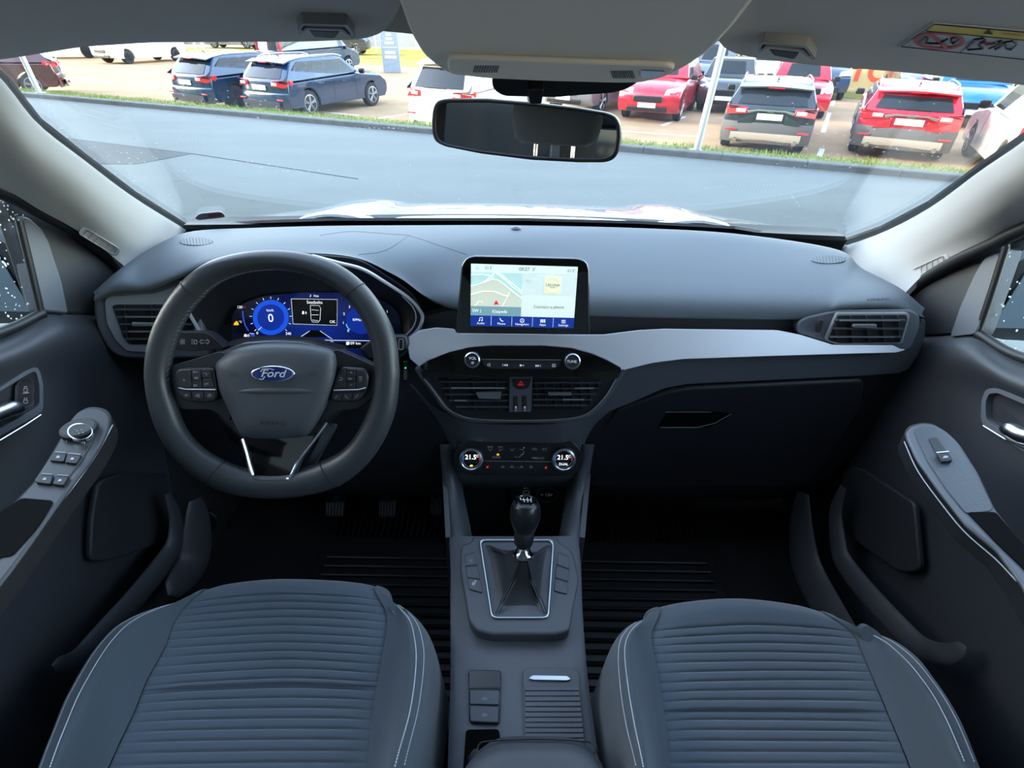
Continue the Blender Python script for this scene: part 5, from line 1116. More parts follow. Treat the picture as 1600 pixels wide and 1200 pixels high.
# exterior mirrors
def extmir(side,px,lbl):
    t=thing('wing_mirror',PX(px[0],px[1],side*.95),lbl,'wing mirror'); c=PX(px[0],px[1],side*.95)
    mb=MB(); R_=[]
    for k,(dy,w,h) in enumerate(((-.045,.10,.075),(-.04,.115,.09),(0,.12,.095),(.05,.11,.085),(.09,.08,.06),(.11,.03,.02))):
        R_.append([mb.bm.verts.new(c+V((w*math.copysign(abs(math.cos(a))**.7,math.cos(a)),dy,h*math.copysign(abs(math.sin(a))**.7,math.sin(a))))) for a in [2*math.pi*j/28 for j in range(28)]])
    for a,b in zip(R_,R_[1:]):
        for j in range(28): mb.bm.faces.new((a[j],a[(j+1)%28],b[(j+1)%28],b[j]))
    mb.bm.faces.new(R_[0][::-1]); mb.bm.faces.new(R_[-1]); mb.build('mirror_housing',mat('mirror_shell',(24,26,30),.3,coat=.3),t,smooth=60)
    MB().box(c+V((0,-.047,0)),(.17,.004,.12)).build('mirror_glass',mat('mirror_glass2',(150,160,170),.02,metal=1),t,bevel=.001)
    mb=MB(); mb.tube([c+V((-side*.06,.03,-.06)),V((side*.80,c.y+.05,c.z-.09))],.02); mb.build('mirror_foot',DRK,t)
    MB().box(c+V((0,.03,.095)),(.16,.07,.006)).build('painted_cap',mat('white_paint',(226,230,234),.15,coat=1),t,bevel=.003)
extmir(-1,(-18,420),'black wing mirror seen through the wet left side window')
extmir(1,(1618,448),'black wing mirror seen through the wet right side window')
# ================= rest of the body shell (sides, rear)
BODY=mat('white_paint',(126,126,122),.07,coat=.8,metal=.6)
for s,n in((-1,'wall_left'),(1,'wall_right')):
    mb=MB(); mb.box((s*.80,-.9,.70),(.08,2.0,.70)); mb.box((s*.77,-.22,1.25),(.07,.14,.50),Matrix.Rotation(.12,3,'X')); mb.box((s*.74,-1.5,1.3),(.08,.5,.5)); mb.box((s*.70,-.55,1.52),(.09,2.1,.09)); mb.box((s*.84,.5,.62),(.08,1.2,.55))
    struct(n,mb,DOORM,bevel=.02)
mb=MB(); mb.box((0,-1.95,.8),(1.6,.1,.8)); mb.box((0,-1.85,1.5),(1.5,.2,.12)); struct('wall_back',mb,DOORM,bevel=.02)
t=thing('rear_bench',(0,-1.1,.5),'dark fabric rear bench seat behind the front seats','car seat')
MB().box((0,-.85,.60),(1.25,.5,.22)).build('bench_cushion',FAB,t,bevel=.05,seg=3); MB().box((0,-1.22,.92),(1.25,.18,.60),Matrix.Rotation(.3,3,'X')).build('bench_backrest',FAB,t,bevel=.05,seg=3)
# outer roof skin
mb=MB(); mb.patch([[V((-.60,.42,1.545)),V((0,.44,1.575)),V((.60,.42,1.545))],[V((-.62,-.1,1.62)),V((0,-.1,1.67)),V((.62,-.1,1.62))],[V((-.62,-1.0,1.62)),V((0,-1.0,1.67)),V((.62,-1.0,1.62))],[V((-.6,-1.9,1.54)),V((0,-1.9,1.57)),V((.6,-1.9,1.54))]],20,30,.01,toward=(0,0,5)); tag(mb.build('car_roof_skin',BODY,smooth=60),kind='structure')
# bonnet + wipers
t=thing('car_bonnet',(0,1.5,.9),'glossy white bonnet of the car ahead of the windscreen with two raised creases','bonnet')
def hz_(x,y): # height
    u=abs(x); base=1.090-.12*max(0,y-1.16)-.24*max(0,y-1.16)**2
    base-=.05*(u/.75)**2.4
    base+=.014*math.exp(-((u-.42)/.07)**2)
    if u<.36: base-=.004
    return base
mb=MB(); G=[]
ys=[1.14+i*.02 for i in range(60)]
for y in ys: G.append([V((x*(1-.12*max(0,(y-1.2))),y,hz_(x,y))) for x in [-.76+.02*i for i in range(77)]])
mb.grid(G,.006,toward=(0,0,5)); mb.build('bonnet_panel',BODY,t,smooth=80)
MB().patch([[V((-.72,1.10,1.075)),V((0,1.13,1.082)),V((.72,1.10,1.075))],[V((-.72,1.15,1.076)),V((0,1.18,1.085)),V((.72,1.15,1.076))]],20,4,.01,toward=(0,0,5)).build('scuttle_panel',mat('scuttle_black',(14,15,18),.5),t)
t=thing('windscreen_wiper',PY(640,345,1.12),'long black windscreen wiper resting at the base of the glass left of centre','wiper')
MB().tube([W(520,349,-.012),W(700,349,-.012),W(930,354,-.012)],.006).build('wiper_blade',DRK,t)
MB().tube([W(700,349,-.022),W(560,345,-.025),W(530,352,-.03)],.005).build('wiper_arm',DRK,t)
t=thing('windscreen_wiper',PY(1080,365,1.12),'shorter black windscreen wiper resting at the base of the glass right of centre','wiper')
MB().tube([W(940,352,-.012),W(1060,360,-.012),W(1158,372,-.012)],.006).build('wiper_blade',DRK,t)
MB().tube([W(1060,360,-.022),W(1120,364,-.025)],.005).build('wiper_arm',DRK,t)
# ================= exterior ground
ZL=-1.0; KH=.075
def GL(px,py): return PZ(px,py,ZL)
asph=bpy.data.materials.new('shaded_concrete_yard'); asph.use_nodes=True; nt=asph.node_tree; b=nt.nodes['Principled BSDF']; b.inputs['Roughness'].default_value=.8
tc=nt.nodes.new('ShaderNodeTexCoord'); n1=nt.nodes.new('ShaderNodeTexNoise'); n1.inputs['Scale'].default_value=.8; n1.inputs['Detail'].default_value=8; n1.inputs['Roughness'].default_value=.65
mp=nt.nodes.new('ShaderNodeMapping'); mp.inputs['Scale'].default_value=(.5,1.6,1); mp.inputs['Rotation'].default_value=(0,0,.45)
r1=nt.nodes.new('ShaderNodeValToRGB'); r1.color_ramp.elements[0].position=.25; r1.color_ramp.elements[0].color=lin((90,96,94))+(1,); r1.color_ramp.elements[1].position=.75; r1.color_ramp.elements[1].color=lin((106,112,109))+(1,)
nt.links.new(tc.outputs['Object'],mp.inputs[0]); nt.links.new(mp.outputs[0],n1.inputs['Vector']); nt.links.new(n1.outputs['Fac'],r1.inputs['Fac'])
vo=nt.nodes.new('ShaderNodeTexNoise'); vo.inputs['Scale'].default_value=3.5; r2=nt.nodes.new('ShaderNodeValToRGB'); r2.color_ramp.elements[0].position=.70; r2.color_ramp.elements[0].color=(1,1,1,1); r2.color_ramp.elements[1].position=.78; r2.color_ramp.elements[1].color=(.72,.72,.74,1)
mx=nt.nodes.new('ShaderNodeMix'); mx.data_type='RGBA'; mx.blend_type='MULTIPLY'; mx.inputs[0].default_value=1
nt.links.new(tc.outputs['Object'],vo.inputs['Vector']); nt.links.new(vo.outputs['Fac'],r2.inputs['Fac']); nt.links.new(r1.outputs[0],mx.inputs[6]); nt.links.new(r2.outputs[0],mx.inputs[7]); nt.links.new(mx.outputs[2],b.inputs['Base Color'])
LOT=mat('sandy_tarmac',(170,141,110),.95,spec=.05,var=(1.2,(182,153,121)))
GRASS=mat('grass_green',(88,112,48),.95,var=(6,(120,130,62)),bump=(40,1),bumpd=.02)
DRYG=mat('dry_field_grass',(176,146,80),.95,spec=.05,var=(.35,(160,150,84)))
KERB=mat('concrete_kerb',(84,88,88),.85,var=(9,(98,100,98)))
# kerb line
kA=PZ(240,170,0); kB=PZ(1300,267,0); kd=(kB-kA).normalized(); kn=V((-kd.y,kd.x,0)); 
if kn.y<0: kn=-kn
kA=kA-kd*60; kB=kB+kd*40; KL=(kB-kA).length
def kp3(s,o,z): p=kA+kd*s+kn*o; return V((p.x,p.y,z))
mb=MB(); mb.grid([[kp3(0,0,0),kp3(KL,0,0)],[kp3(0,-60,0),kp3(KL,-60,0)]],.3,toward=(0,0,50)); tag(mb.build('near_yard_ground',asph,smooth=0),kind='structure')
# the place we are parked in shows a drain strip patch of block paving
mb=MB(); i0=14.0
for row in range(9):
    for c in range(40):
        pass
pa=[PZ(*p,.004) for p in((104,216),(300,240),(215,256),(150,256))]
pav=bpy.data.materials.new('block_paving'); pav.use_nodes=True; nt=pav.node_tree; b=nt.nodes['Principled BSDF']; b.inputs['Roughness'].default_value=.85; br=nt.nodes.new('ShaderNodeTexBrick'); br.inputs['Scale'].default_value=5; br.inputs['Color1'].default_value=lin((70,73,73))+(1,); br.inputs['Color2'].default_value=lin((78,80,80))+(1,); br.inputs['Mortar'].default_value=lin((50,53,54))+(1,); br.inputs['Mortar Size'].default_value=.03
tc=nt.nodes.new('ShaderNodeTexCoord'); nt.links.new(tc.outputs['Object'],br.inputs['Vector']); nt.links.new(br.outputs['Color'],b.inputs['Base Color'])
mb.prism(pa,[p-V((0,0,.02)) for p in pa]); tag(mb.build('block_paving_patch',pav,smooth=0),kind='structure')
mb=MB(); mb.tube([PZ(100,216,.001),PZ(305,241,.001),PZ(560,280,.001)],.006,n=4); tag(mb.build('yard_expansion_joint',mat('joint_dark',(56,60,62),.9),smooth=0),kind='structure')
# kerb stones
mb=MB()
L=1.0; n=int(KL/L)
for i in range(n):
    A=[kp3(i*L+.004,0,-.05),kp3(i*L+.004,0,KH-.012),kp3(i*L+.004,.012,KH),kp3(i*L+.004,.14,KH),kp3(i*L+.004,.14,-.05)]; mb.prism(A,[p+kd*(L-.008) for p in A])
tag(mb.build('kerb',KERB,smooth=0),kind='structure')
mb=MB(); mb.grid([[kp3(0,.13,KH-.01),kp3(KL,.13,KH-.01)],[kp3(0,.50,KH-.03),kp3(KL,.50,KH-.03)],[kp3(0,1.6,-.55),kp3(KL,1.6,-.55)],[kp3(0,2.4,ZL+.01),kp3(KL,2.4,ZL+.01)],[kp3(0,2.45,ZL-.1),kp3(KL,2.45,ZL-.1)]],.1,toward=(0,0,50)); tag(mb.build('grass_bank_soil',GRASS,smooth=0),kind='structure')
# grass tufts
mb=MB(); random.seed(3)
for i in range(16000):
    s=random.uniform(44,82); o=random.uniform(.13,.75); z=KH-.02-(o-.55)*.5 if o>.55 else KH-.02
    p=kp3(s,o,z); h=random.uniform(.015,.045)*(1+.5*math.sin(s*3)**2); a=random.uniform(0,6.28); w=V((math.cos(a),math.sin(a),0))*.006; tp=p+V((random.gauss(0,.015),random.gauss(0,.015),h))
    mb.bm.faces.new([mb.bm.verts.new(p-w),mb.bm.verts.new(p+w),mb.bm.verts.new(tp)])
tag(mb.build('grass_blades',mat('grass_blade',(104,134,52),.9,var=(3,(140,146,72))),smooth=0,clean=False),'strip of short green grass growing along the top of the concrete kerb','grass',kind='stuff')
# lower car park
mb=MB(); mb.grid([[kp3(-60,2.3,ZL),kp3(KL+80,2.3,ZL)],[kp3(-60,24,ZL),kp3(KL+80,24,ZL)]],.2,toward=(0,0,50))
tag(mb.build('car_park_ground',LOT,smooth=0),kind='structure')
mb=MB(); mb.box((0,200,ZL-.35),(700,420,.6)); tag(mb.build('field_ground',DRYG,smooth=0),kind='structure')
FG=GRASS
def gpatch(nm,px,m,z): 
    P=[PZ(x,y,z) for x,y in px]; mb=MB(); mb.prism(P,[p-V((0,0,.05)) for p in P]); return tag(mb.build(nm,m,smooth=0),kind='structure')
lot2=[(-1500,150),(-900,110),(0,93),(258,94),(300,101),(480,104),(640,120),(960,145),(1300,175),(1700,215),(2400,330),(1500,400),(700,270),(0,200),(-900,300)]
# grass verge, road, pavement in the distance
gpatch('verge_grass',[(-200,84),(700,92),(1500,170),(1700,200),(1700,180),(1500,150),(700,75),(-200,72)],mat('verge_green',(128,134,60),.95,spec=.05,var=(.8,(178,158,86))),ZL-.02)
gpatch('far_road',[(-400,74),(560,74),(1000,92),(1000,82),(560,70),(-400,66)],mat('road_pale',(180,160,134),.95,spec=.05),ZL+.0)
gpatch('right_road',[(1000,120),(1300,150),(1700,195),(1700,178),(1300,140),(1000,112)],mat('verge_green',(150,160,70),.95),ZL+.02)
# bay markings
mb=MB()
def mark(a,b,w=.06):
    A=PZ(*a,ZL+.006);B=PZ(*b,ZL+.006); d=(B-A).normalized(); s=V((-d.y,d.x,0))*w
    mb.prism([A+s,B+s,B-s,A-s],[p-V((0,0,.004)) for p in (A+s,B+s,B-s,A-s)])
for a,b in(((1280,244),(1285,232)),((1286,207),(1296,176)),((1300,165),(1304,155)),((585,186),(635,178)),((600,135),(640,128)),((1035,196),(1070,182)),((430,168),(560,180)),((1075,150),(1110,155)),((85,120),(240,133)),((960,204),(1100,214))): mark(a,b)
tag(mb.build('bay_markings',mat('marking_white',(225,222,214),.8),smooth=0),kind='structure')
# ================= parked cars
CARG=mat('car_window_dark',(30,36,40),.08,spec=.5); TYRE=mat('tyre_rubber',(26,26,28),.8); ALLOY=mat('alloy_rim',(170,174,180),.3,metal=.8); TAIL=mat('tail_lamp_red',(205,30,42),.2,coat=1,emit=.15); HLAMP=mat('head_lamp',(220,225,230),.15,coat=1); PLATE=mat('number_plate_white',(236,236,232),.5); CLAD=mat('grey_cladding',(88,86,84),.6); SKID=mat('silver_skid',(185,180,170),.45,metal=.3); EXH=mat('exhaust_chrome',(180,180,180),.2,metal=1); DARKM=mat('black_trim',(20,20,23),.4); LTAIL=mat('lamp_clear',(225,200,196),.2,coat=1)
def paint(n,c,m=0): return mat('paint_'+n,c,.22,coat=1,metal=m)
def car(label,kind,P,paintm,rear=None,wheel=None,heading=25,L=4.6,Wd=1.86,H=1.66,cat='car',anchor='R',rims=None,door_mirrors=True,clad=True,plate=True,group=None,z0=None):
    z0=ZL if z0 is None else z0
    van=kind=='van'; sedan=kind=='sedan'; pick=kind=='pickup'
    r=.345; yr=-L/2+.92; yf=L/2-.92; hw=Wd/2; zb=(.98 if H>1.5 else .92) if not sedan else .9
    if van:
        low=[(-L/2,zb+.05),(-L/2,.45),(-L/2+.08,.30)]; nose=[(L/2-.12,.30),(L/2,.45),(L/2-.02,.80),(L/2-.25,1.0),(L/2-.95,zb+.18)]
        gh=[(-L/2+.02,zb+.04),(-L/2+.10,H-.10),(-L/2+.3,H),(L/2-1.75,H),(L/2-1.65,H-.04),(L/2-.9,zb+.17)]
    elif pick:
        low=[(-L/2,zb+.02),(-L/2,.5),(-L/2+.1,.38)]; nose=[(L/2-.1,.38),(L/2,.5),(L/2-.02,.95),(L/2-.2,1.08),(L/2-1.5,zb+.2)]
        gh=[(-.55,zb),(-.35,H-.05),(-.1,H),(L/2-2.1,H),(L/2-2.0,H-.05),(L/2-1.35,zb+.16)]
    else:
        low=[(-L/2+.05,zb+.02),(-L/2+.02,.72),(-L/2,.55),(-L/2+.03,.38),(-L/2+.14,.26)]; nose=[(L/2-.15,.26),(L/2-.02,.42),(L/2,.60),(L/2-.06,.78),(L/2-.30,.93),(L/2-1.42,zb+.10)]
        gh=[(-L/2+.07,zb),(-L/2+.42,H-.17),(-L/2+.52,H-.07),(-L/2+1.0,H-.01),(-.2,H),(.32,H-.06),(L/2-1.36,zb+.09)]
        if sedan: gh=[(-L/2+.45,zb+.03),(-L/2+1.15,H-.06),(-.2,H),(.4,H-.03),(L/2-1.25,zb+.06)]
    def arch(y0,rev=False):
        R=r+.055; a=[(y0+R*math.cos(t),r+R*math.sin(t)) for t in [math.pi*(-.18)+ (1.36*math.pi)*k/12 for k in range(13)]]; a=[p for p in a]; 
        return a[::-1]
    bottom=[(yr-.0,.26)]
    poly=low+[p for p in arch(yr)if p[1]>.2]+[p for p in arch(yf) if p[1]>.2]+nose   # counter-clockwise seen from the right
    def xs(z): return hw if z<=zb else hw-.02-(z-zb)/(H-zb)*(.19 if not van else .10)
    root=bpy.data.objects.new('parked_'+cat if False else 'parked_car',None) if cat=='car' else bpy.data.objects.new(cat.replace(' ','_'),None)
    COL.objects.link(root); tag(root,label,cat,group)
    mb=MB()
    def loft(poly,S,ins,zf):
        cy=0; rings=[]
        for s in S:
            ring=[]
            for (y,z) in poly:
                k=abs(s); e=ins*k**3.2; yy=y-math.copysign(min(e,abs(y)*.3),y) if abs(y)>L/2-.7 else y
                zz=z-(.05*k**4 if z>zb-.15 and zf else 0)
                ring.append(mb.bm.verts.new(V((s*(xs(z) if not zf else hw),yy,zz))))
            rings.append(ring)
        n=len(poly)
        for a,b in zip(rings,rings[1:]):
            for j in range(n): mb.bm.faces.new((a[j],a[(j+1)%n],b[(j+1)%n],b[j]))
        mb.bm.faces.new(rings[0][::-1]); mb.bm.faces.new(rings[-1])
    S=[-1,-.93,-.75,-.4,0,.4,.75,.93,1]
    loft(poly,S,.16,True); loft(gh,S,.10,False)
    body=mb.build('body',paintm,root,bevel=.025,seg=2,smooth=40)
    # glass
    def insetpoly(P_,k):
        cy=sum(p[0] for p in P_)/len(P_); cz=sum(p[1] for p in P_)/len(P_); return [(cy+(y-cy)*k[0],cz+(z-cz)*k[1]) for y,z in P_]
    ghs=[p for p in gh if p[1]>=zb-.01]
    zt=H-.13; 
    def edge(z,front):
        # y of greenhouse outline at height z
        pts=gh; out=[]
        for i in range(len(pts)-1):
            a,b_=pts[i],pts[i+1]
            if (a[1]-z)*(b_[1]-z)<=0 and a[1]!=b_[1]: out.append(a[0]+(b_[0]-a[0])*(z-a[1])/(b_[1]-a[1]))
        return max(out) if front else min(out)
    zl=zb+.06
    ya,yb=edge(zl,0),edge(zl+.08,1); yc,yd=edge(zt,0),edge(zt,1)
    cuts=[0,.36,.40,.70,.735,1.0] if not van else [.66,.70,.98,1.0,1.0,1.0]
    if van: wins=[(.70,.97),(.40,.67),(.10,.37)] if H<2.2 else [(.74,.97)]
    elif pick: wins=[(.52,.93),(.08,.48)]
    else: wins=[(.62,.95),(.285,.59),(.06,.26)]
    for s in(-1,1):
        for (u0,u1) in wins:
            q_=[]
            for u,z in((u0,zl),(u1,zl+(.06 if u1>.9 else 0)),(u1*.97 if u1>.9 else u1,zt),(u0,zt)):
                A=edge(z,0)+.05+.14*(0 if van else 1)*(1 if u<.2 else 0); B_=edge(z,1)-.05
                q_.append(V((s*(xs(z)+.006),A+(B_-A)*u,z)))
            MB().prism(q_,[p-V((s*.02,0,0)) for p in q_]).build('side_window',CARG,root,bevel=.006,smooth=0)
            cq=sum(q_,V((0,0,0)))/4; f_=[V((p.x-s*.003,cq.y+(p.y-cq.y)*1.0+math.copysign(.035,p.y-cq.y),p.z+math.copysign(.03,p.z-cq.z))) for p in q_]; MB().prism(f_,[p-V((s*.02,0,0)) for p in f_]).build('window_frame',DARKM,root,smooth=0)
    def endglass(name,front,z0_,z1_,w0,w1,m=CARG,off=.012):
        a,b_=edge(z0_,front),edge(z1_,front); sg_=1 if front else -1
        sl_=V((0,(b_-a),(z1_-z0_))).normalized(); n_=V((0,sl_.z*sg_,-sl_.y*sg_)); 
        G=[]
        for u,(y,z,w) in((0,(a,z0_,w0)),(1,(b_,z1_,w1))):
            G.append([V((w*hw*t,y-sg_*.05*abs(t)**3.2,z))+n_*off for t in(-1,-.6,0,.6,1)])
        mb=MB(); mb.grid(G,.03,toward=V((0,sg_*50,1.3))); return mb.build(name,m,root,smooth=60)
    endglass('windscreen',1,zb+.16 if not van else zb+.24,H-.10 if not van else H-.14,.84,.70)
    if not pick: endglass('rear_window',0,zb+.07,H-.20 if not van else H-.25,.76,.66)
    # wheels
    rm=rims or ALLOY
    for s in(-1,1):
        for y in(yr,yf):
            w=MB().lathe([(.10,-.0),(r-.03,.0),(r,-.03),(r,-.19),(r-.03,-.21),(.1,-.21)],(s*(hw-.015),y,r),(s,0,0),28).build('wheel',TYRE,root,smooth=40)
            mb=MB(); mb.lathe([(r*.66,-.02),(r*.68,.006),(r*.62,.008),(r*.60,-.03)],(s*(hw-.015),y,r),(s,0,0),28)
            for k in range(5):
                for dk in(-.13,.13):
                    a=k*2*math.pi/5+.3+dk; c_=V((s*(hw-.012),y,r)); mb.tube([c_,c_+V((0,math.cos(a),math.sin(a)))*r*.64],.018,n=5)
            mb.build('rim',rm,w)
            MB().lathe([(r*.6,-.05),(r*.6,-.045),(.01,-.045)],(s*(hw-.015),y,r),(s,0,0),20).build('brake_disc',DARKM,w)
    rev=-1
    yR=-L/2
    kk=kind
    if not pick:
        for s in(-1,1):
            if van: zt0,zt1,x0,x1=zb-.05,zb+.40,.94,1.0
            else: zt0,zt1,x0,x1=zb-.13,zb+.05,.52,1.0
            A=[V((s*hw*x0,yR+.03,zt0+(.03 if not van else 0))),V((s*hw*.97,yR+.10,zt0)),V((s*(hw+.008),yR+.36 if not van else yR+.12,zt0+.05)),V((s*(hw+.006),yR+.34 if not van else yR+.12,zt1)),V((s*hw*.95,yR+.10,zt1)),V((s*hw*x0,yR+.06,zt1-.03))]
            tl_=MB().prism([p+V((0,-.022,0)) for p in A],[p+V((-s*.02,.08,0)) for p in A]).build('tail_light',TAIL,root,bevel=.008)
            if not van: MB().box((s*hw*.66,yR+.005,(zt0+zt1)/2),(.20,.02,.07)).build('reversing_lens',LTAIL,tl_,bevel=.005)
            MB().box((s*hw*.80,yR-.004,.50),(.22,.03,.035)).build('rear_reflector',TAIL,root,bevel=.004)
            # head lamps
            z_=.80 if not van else .92
            A=[V((s*hw*.50,L/2-.10,z_-.08)),V((s*hw*.93,L/2-.22,z_-.06)),V((s*(hw+.004),L/2-.52,z_+.04)),V((s*hw*.97,L/2-.50,z_+.12)),V((s*hw*.55,L/2-.20,z_+.06))]
            MB().prism([p+V((0,.055,.01)) for p in A],[p+V((-s*.03,-.10,0)) for p in A]).build('headlight',HLAMP,root,bevel=.008)
        if plate:
            MB().box((0,yR-.004,.78 if not van else .9),(.52,.03,.12)).build('number_plate',PLATE,root,bevel=.003)
            MB().box((0,L/2+.006,.46),(.52,.03,.12)).build('number_plate',PLATE,root,bevel=.003)
        MB().box((0,L/2-.005,.62),(Wd*.46,.05,.16)).build('front_grille',DARKM,root,bevel=.03)
        MB().box((0,L/2-.035,.36),(Wd*.66,.06,.12)).build('lower_intake',DARKM,root,bevel=.02)
        if not van:
            MB().box((0,yR+.02,zb+.085),(Wd*.34,.02,.02)).build('rear_wiper',DARKM,root)
            MB().patch([[V((-hw*.8,yR+.36,H-.12)),V((0,yR+.30,H-.085)),V((hw*.8,yR+.36,H-.12))],[V((-hw*.8,yR+.60,H-.06)),V((0,yR+.60,H-.02)),V((hw*.8,yR+.60,H-.06))]],10,4,.03,toward=(0,0,9)).build('roof_spoiler',paintm,root)
            MB().box((0,yR+.305,H-.115),(.32,.02,.02)).build('high_brake_light',TAIL,root)
            mb=MB(); mb.prism([V((.0,-L/2+.9,H-.01)),V((.03,-L/2+.95,H-.01)),V((.0,-L/2+.80,H+.09))],[V((.01,-L/2+.9,H-.01)),V((-.02,-L/2+.95,H-.01)),V((.01,-L/2+.80,H+.09))]); mb.build('shark_fin_aerial',DARKM,root)
    if kk=='suv':
        cm=CLAD if clad else paintm
        mb=MB(); G=[]
        for z,o in((.24,.0),(.32,.02),(.60,.03),(.66,.0)):
            G.append([V((t*hw*1.005,yR-o+.16*abs(t)**3.2,z)) for t in(-1,-.93,-.75,-.4,0,.4,.75,.93,1)])
        mb.grid(G,.03,toward=(0,-50,.5)); bp2=mb.build('rear_bumper',cm,root,bevel=.004)
        G=[[V((t*hw,yR-.035-o,z)) for t in(-.78,-.6,0,.6,.78)] for z,o in((.30,-.03),(.36,.012),(.46,.012))]
        mb=MB(); mb.grid(G,.02,toward=(0,-50,.4)); mb.build('skid_plate',SKID if clad else paintm,bp2)
        for s in(-1,1):
            MB().lathe([(.045,-.05),(.05,.02),(.038,.022),(.036,-.02)],(s*.62,yR-.05,.30),(0,-1,0),18).build('exhaust_tip',EXH,root)
            if clad:
                for y in(yr,yf):
                    R0=r+.05; mb=MB(); pts=[V((s*(hw+.004),y+(R0+.03)*math.cos(t_),r+(R0+.03)*math.sin(t_))) for t_ in [-.1+ (math.pi+.2)*k/16 for k in range(17)]]; mb.tube(pts,.035,n=6); mb.build('wheel_arch_trim',cm,root)
                MB().box((s*hw,0,.34),(.04,yf-yr-.75,.12)).build('side_sill',cm,root,bevel=.01)
            mb=MB(); mb.tube(cr([V((s*(hw-.24),-L/2+.75,H-.02)),V((s*(hw-.22),-L/2+1.1,H+.03)),V((s*(hw-.22),.0,H+.03)),V((s*(hw-.24),.4,H-.03))],14),.014,n=6); mb.build('roof_rail',SAT,root)
    if door_mirrors:
        for s in(-1,1): 
            MB().box((s*(hw+.10),L/2-1.45 if not van else L/2-1.15,zb+.13),(.2,.09,.14)).build('door_mirror',DARKM,root,bevel=.03)
            if not van:
                for yy in(.45,-.5): MB().box((s*(hw+.012),yy-.35,zb-.10),(.02,.18,.03)).build('door_handle',paintm if not clad else SAT,root,bevel=.005)
                mb=MB()
                for yy in(.62,-.36): mb.tube([V((s*(hw+.001),yy,.38)),V((s*(hw+.001),yy,zb))],.004,n=4)
                mb.build('door_gaps',DARKM,root,smooth=0)
    # placement: P=(px,py) of an anchor wheel contact point
    h=math.radians(heading); rot=Matrix.Rotation(-h,3,'Z')
    anc={'RR':V((hw-.1,yr,0)),'RL':V((-hw+.1,yr,0)),'FR':V((hw-.1,yf,0)),'FL':V((-hw+.1,yf,0)),'R':V((0,-L/2,0)),'F':V((0,L/2,0)),'C':V((0,0,0))}[anchor]
    g_=PZ(P[0],P[1],z0); loc=g_-rot@anc
    root.rotation_euler=(0,0,-h); root.location=loc
    return root
def emblem(root,L,z=.84,hw=.93):
    y=-L/2
    for s in(-1,1):
        A=[V((s*hw*.52,y-.006,z+.045)),V((s*hw*.30,y-.012,z+.075)),V((s*hw*.30,y-.012,z+.045)),V((s*hw*.50,y-.006,z-.01))]
        MB().prism(A,[p+V((0,.04,0)) for p in A]).build('tailgate_strip',SAT,root,bevel=.004)
    A=[V((-hw*.30,y-.012,z+.045)),V((hw*.30,y-.012,z+.045)),V((hw*.30,y-.012,z+.075)),V((-hw*.30,y-.012,z+.075))]
    MB().prism(A,[p+V((0,.04,0)) for p in A]).build('tailgate_strip',SAT,root,bevel=.004)
    for s in(-1,1):
        A=[V((s*hw*.36,y-.003,z-.03)),V((s*hw*.62,y+.004,z-.13)),V((s*hw*.70,y+.004,z-.20)),V((s*hw*.34,y-.003,z-.20))]
        MB().prism(A,[p+V((0,.03,0)) for p in A]).build('tailgate_crease',DARKM if s*0 else [m for m in root.children if m.name.startswith('body')][0].data.materials[0],root,bevel=.004)
    for s in(-1,1): MB().box((s*.29,y+.62,1.18),(.36,.1,.28)).build('seat_silhouette',DARKM,root,bevel=.06) if False else None
    mb=MB()
    for rx,rz in((.075,.05),(.045,.022)):
        mb.tube([V((rx*math.cos(a),-L/2-.012,z+rz*math.sin(a)+(.012 if rx<.05 else 0))) for a in [2*math.pi*k/20 for k in range(20)]],.007,n=5,closed=True)
    mb.tube([V((.018*math.cos(a),-L/2-.012,z+.046*math.sin(a))) for a in [2*math.pi*k/16 for k in range(16)]],.006,n=5,closed=True)
    mb.build('badge',EXH,root)
    for o in root.children:
        if o.name.split('.')[0] in('badge','tailgate_strip','tailgate_crease'): o.matrix_parent_inverse=Matrix.Identity(4)
BLUEP=paint('blue',(24,52,80),.3); 
car('blue SUV parked in front, right one of the blue pair, silver rims showing','suv',(486,182),BLUEP,heading=27,anchor='RR',H=1.48,clad=False)
car('blue SUV parked left of its twin, its front half hidden behind the other','suv',(372,172),BLUEP,heading=27,anchor='RR',H=1.48,clad=False,rims=mat('dark_rim',(50,52,58),.3,metal=.6))
c=car('black SUV with rear facing us and silver bumper right of the lamp post','suv',(1186,243),paint('black',(30,38,44)),heading=22,anchor='R',H=1.42); emblem(c,4.6)
c=car('red SUV with rear facing us and blank white number plate','suv',(1395,253),paint('red',(190,22,44),.2),heading=29,anchor='R',H=1.42); emblem(c,4.6)
car('white SUV cut by the right windscreen pillar, tail lamp showing','suv',(1548,284),paint('white',(226,224,220)),heading=27,anchor='RL',clad=False)
car('white SUV behind the left end of the rear-view mirror','suv',(684,214),paint('white',(226,224,220)),heading=27,anchor='R',clad=False)
car('dark red-brown estate behind the left lamp post','suv',(60,150),paint('brown',(88,48,56),.3),heading=-124,anchor='RL',L=4.9,H=1.6,clad=False)
car('white van side-on at the far left beyond the brown car','van',(141,91),paint('white',(226,224,220)),heading=-126,anchor='RL',L=5.0,H=2.0,Wd=1.95,cat='van',rims=mat('dark_rim',(50,52,58),.3,metal=.6))
car('white van with its black grille turned towards us','van',(203,100),paint('white',(226,224,220)),heading=202,anchor='FL',L=5.0,H=2.0,Wd=1.95,cat='van',rims=mat('dark_rim',(50,52,58),.3,metal=.6))
car('dark blue van behind the two blue SUVs','van',(425,118),paint('dark_blue',(52,70,92),.4),heading=35,anchor='R',L=5.0,H=1.97,Wd=1.95,cat='van')
car('dark pickup truck standing on the far road','pickup',(528,84.5),paint('charcoal',(56,56,58)),heading=88,anchor='C',L=5.3,H=1.8,cat='pickup truck')
